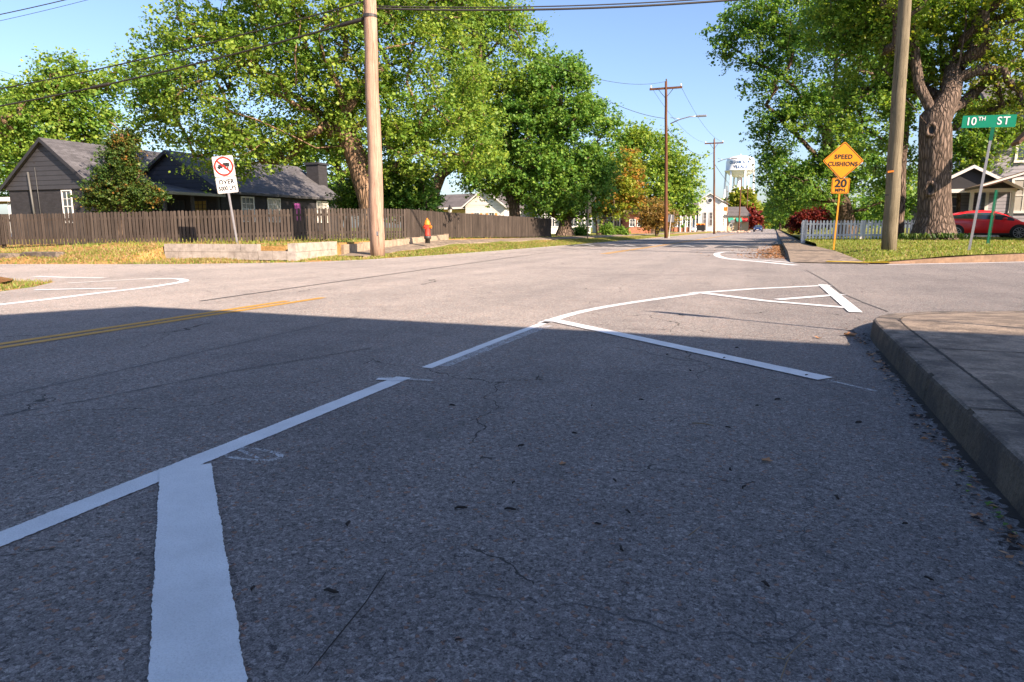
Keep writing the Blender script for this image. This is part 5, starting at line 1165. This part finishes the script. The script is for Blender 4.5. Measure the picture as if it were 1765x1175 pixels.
car('dark grey sedan parked side-on in front of the tall white building',at(1216,145,z=.02),R(0),'cardk',SD,(-1.3,1.35))
car('silver car parked nose-out beside the orange-red brick house',at(1189,128,z=.05),R(-70),'carsil',SD,(-1.3,1.35))
car('dark blue car driving toward the viewer on the main street',at(1307,150,z=0),R(-92),'carnavy',SD,(-1.3,1.35),name='moving_car')
# ---------------- speed cushions ----------------
for i,(x,lb) in enumerate([(-8.6,'leftmost black speed cushion laid across the main street'),(-6.6,'second black speed cushion left of the yellow centre line'),(-3.9,'third black speed cushion right of the yellow centre line'),(-1.6,'rightmost black speed cushion nearest the leaf litter')]):
    T=thing('speed_cushion',(x,33.5,0),lb,'speed cushion','speed cushions across the main street'); m=MB(); w=.95;l=1.2
    m.add([(-w,-l,0.004),(w,-l,0.004),(w,l,0.004),(-w,l,0.004),(-w+.25,-l+.45,.075),(w-.25,-l+.45,.075),(w-.25,l-.45,.075),(-w+.25,l-.45,.075)],[(0,3,2,1),(4,5,6,7),(0,1,5,4),(1,2,6,5),(2,3,7,6),(3,0,4,7)])
    m.build('pad','tar',T); a=MB(); a.add([(-.55,-1.05,.04),(-.45,-1.05,.04),(0,-.78,.085),(0,-.70,.092)],[(0,1,2,3)]); a.add([(.55,-1.05,.04),(.45,-1.05,.04),(0,-.78,.085),(0,-.70,.092)],[(0,3,2,1)]); a.build('arrow_marking','white_paint',T)
# ---------------- litter ----------------
def leafquads(P,size,name,mats,label=None,zoff=.006,cat=None):
    n=len(P); V=[];F=[]
    for i,(x,y,z) in enumerate(P):
        a=random.uniform(0,6.28); s_=size*random.uniform(.5,1.3); c,sn=math.cos(a)*s_,math.sin(a)*s_
        t=[random.uniform(0,.6)*s_ for _ in range(4)]; o=len(V)
        V+=[(x-c,y-sn,z+zoff),(x+sn*.6,y-c*.6,z+zoff+t[1]),(x+c,y+sn,z+zoff+t[2]*.5),(x-sn*.6,y+c*.6,z+zoff+t[3])]; F.append((o,o+1,o+2,o+3))
    return tag(raw(name,np.array(V),np.array(F),mats),kind='stuff')
P=[]
for i in range(2600):
    y=random.uniform(21.5,40); x=.38-abs(random.gauss(0,.5 if y<31 else .2))*(1 if random.random()<.8 else 2.2); P.append((x,y,0))
leafquads(P,.045,'leaf_litter','deadleaf')
P=[(.73-abs(random.gauss(0,.045)),random.uniform(1.2,6.2),.002) for i in range(300)]+[(.78-abs(random.gauss(0,.12)),random.gauss(6.3,.35),0) for i in range(60)]
leafquads(P[:130],.015,'leaf_litter','deadleaf'); leafquads(P[130:],.014,'grit','scrap')
P=[(.72-abs(random.gauss(0,.03)),random.uniform(2.3,2.9),.002) for i in range(16)]
leafquads(P,.012,'moss','leafC')
def proto_leaf():
    m=MB(); pr=[]; 
    for i in range(10):
        a=2*math.pi*i/10; r_=(.030 if i%2 else .018); pr.append((r_*math.cos(a)*1.3,r_*math.sin(a),.006+.006*math.sin(2*a)+.004*(i%2)))
    m.add([(0,0,.003)]+pr,[(0,1+i,1+(i+1)%10) for i in range(10)]); return m.build('fallen_leaf','deadleaf')
L0=proto_leaf(); used=False
for px,py,s_,lb in [(1463,579,1.9,'largest dry curled brown leaf at the foot of the kerb corner'),(1411,583,1.1,'small reddish dry leaf just left of the kerb corner leaf'),(1321,796,.7,'pale pinkish leaf scrap on the shaded asphalt'),(1627,803,.55,'small tan leaf left of the kerb in shade'),(970,801,.5,'tiny brown leaf scrap in mid shade left of the small scraps'),(1500,612,.9,'dry leaf in the gutter by the kerb corner'),(1512,625,.9,'second dry leaf further down the gutter from the corner')]:
    o=L0 if not used else L0.copy()
    if used: C.objects.link(o)
    used=True; x,y=G(px,py); o.location=(x,y,.004); o.scale=(s_,s_,s_); o.rotation_euler=(0,0,random.uniform(0,6)); tag(o,lb,'leaf','fallen leaves on the road')
m=MB(); m.tube([(-.022,0,.005),(-.01,.003,.008),(.012,-.002,.007),(.024,.004,.004)],[.003,.006,.006,.003],6); S0=m.build('debris_scrap','scrap',None,True); used=False
spots=[(1083,884),(885,834),(1258,811),(1282,841),(898,770),(1060,830),(795,878),(1390,648),(1248,618),(1030,905),(990,748),(1020,700),(1305,700),(1255,738),(570,1023),(1070,948),(1443,860),(1600,1000),(1560,905),(790,1105),(880,880),(1105,690),(1150,612),(1190,640),(1270,600),(780,700),(1340,690),(1480,730),(1320,1010),(436,1017),(1640,742),(600,905)]
for px,py in spots:
    o=S0 if not used else S0.copy()
    if used: C.objects.link(o)
    used=True; x,y=G(px,py); s_=random.uniform(.35,.85); o.location=(x,y,.003); o.scale=(s_*random.uniform(.8,1.2),s_,s_); o.rotation_euler=(0,0,random.uniform(0,6)); tag(o,'small black scrap of debris lying on the shaded asphalt','debris','small debris scraps on the road')
def twig(pts,r_,lb,mat='twig'):
    P=[Vector((*G(*p),.006+.004*(i%2))) for i,p in enumerate(pts)]; m=MB(); m.tube(P,[r_]*(len(P)-1)+[r_*.5],5); tag(m.build('twig',mat,None,True),lb,'twig')
twig([(1193,731),(1210,733),(1230,735)],.003,'pale straight twig in mid shade')
twig([(1395,1100),(1365,1130),(1352,1140),(1320,1139)],.0014,'pale forked twig near the bottom right cracks')
twig([(1187,926),(1200,918),(1210,908)],.0018,'short pale twig right of centre in shade')
twig([(1345,1175),(1355,1150),(1362,1135)],.0014,'short thin stalk below the forked twig')
twig([(665,990),(630,1045),(575,1110),(530,1170)],.0016,'long thin dark straw right of the wide white bar','scrap')
twig([(1170,543),(1180,546)],.004,'tiny dark stick beside the thin sign shadow','scrap')
# ---------------- world, sun, camera ----------------
EL=R(33); PH=R(24)
sv=Vector((math.cos(EL)*math.cos(PH),-math.cos(EL)*math.sin(PH),math.sin(EL)))
W=bpy.data.worlds.new('World'); S.world=W; W.use_nodes=True; nt=W.node_tree; bg=nt.nodes['Background']
sk=nt.nodes.new('ShaderNodeTexSky'); sk.sky_type='NISHITA'; sk.sun_disc=False; sk.sun_elevation=EL; sk.sun_rotation=math.atan2(sv.x,sv.y)
sk.air_density=1.0; sk.dust_density=1.4; sk.ozone_density=2.0; 
mx=nt.nodes.new('ShaderNodeMix'); mx.data_type='RGBA'; mx.blend_type='MULTIPLY'; mx.inputs[0].default_value=1; mx.inputs[7].default_value=(.95,.985,1.12,1)
nt.links.new(sk.outputs[0],mx.inputs[6]); nt.links.new(mx.outputs[2],bg.inputs[0]); bg.inputs[1].default_value=.078
sl=bpy.data.lights.new('sun','SUN'); sl.energy=5; sl.angle=R(.5); sl.color=(1,.80,.62); so=bpy.data.objects.new('sun',sl); C.objects.link(so); so.rotation_euler=sv.to_track_quat('Z','Y').to_euler()
cd=bpy.data.cameras.new('camera'); cd.sensor_width=36; cd.lens=FPX/1765*36; cd.clip_end=6000; cd.clip_start=.05
co=bpy.data.objects.new('camera',cd); C.objects.link(co); co.location=(0,0,H); co.rotation_euler=(R(90)-PIT,0,YAW); S.camera=co
S.view_settings.view_transform='Standard'; S.view_settings.look='None'; S.view_settings.gamma=1; S.view_settings.exposure=1.5
S.cycles.max_bounces=6; S.cycles.diffuse_bounces=3; S.cycles.glossy_bounces=2; S.cycles.transmission_bounces=3
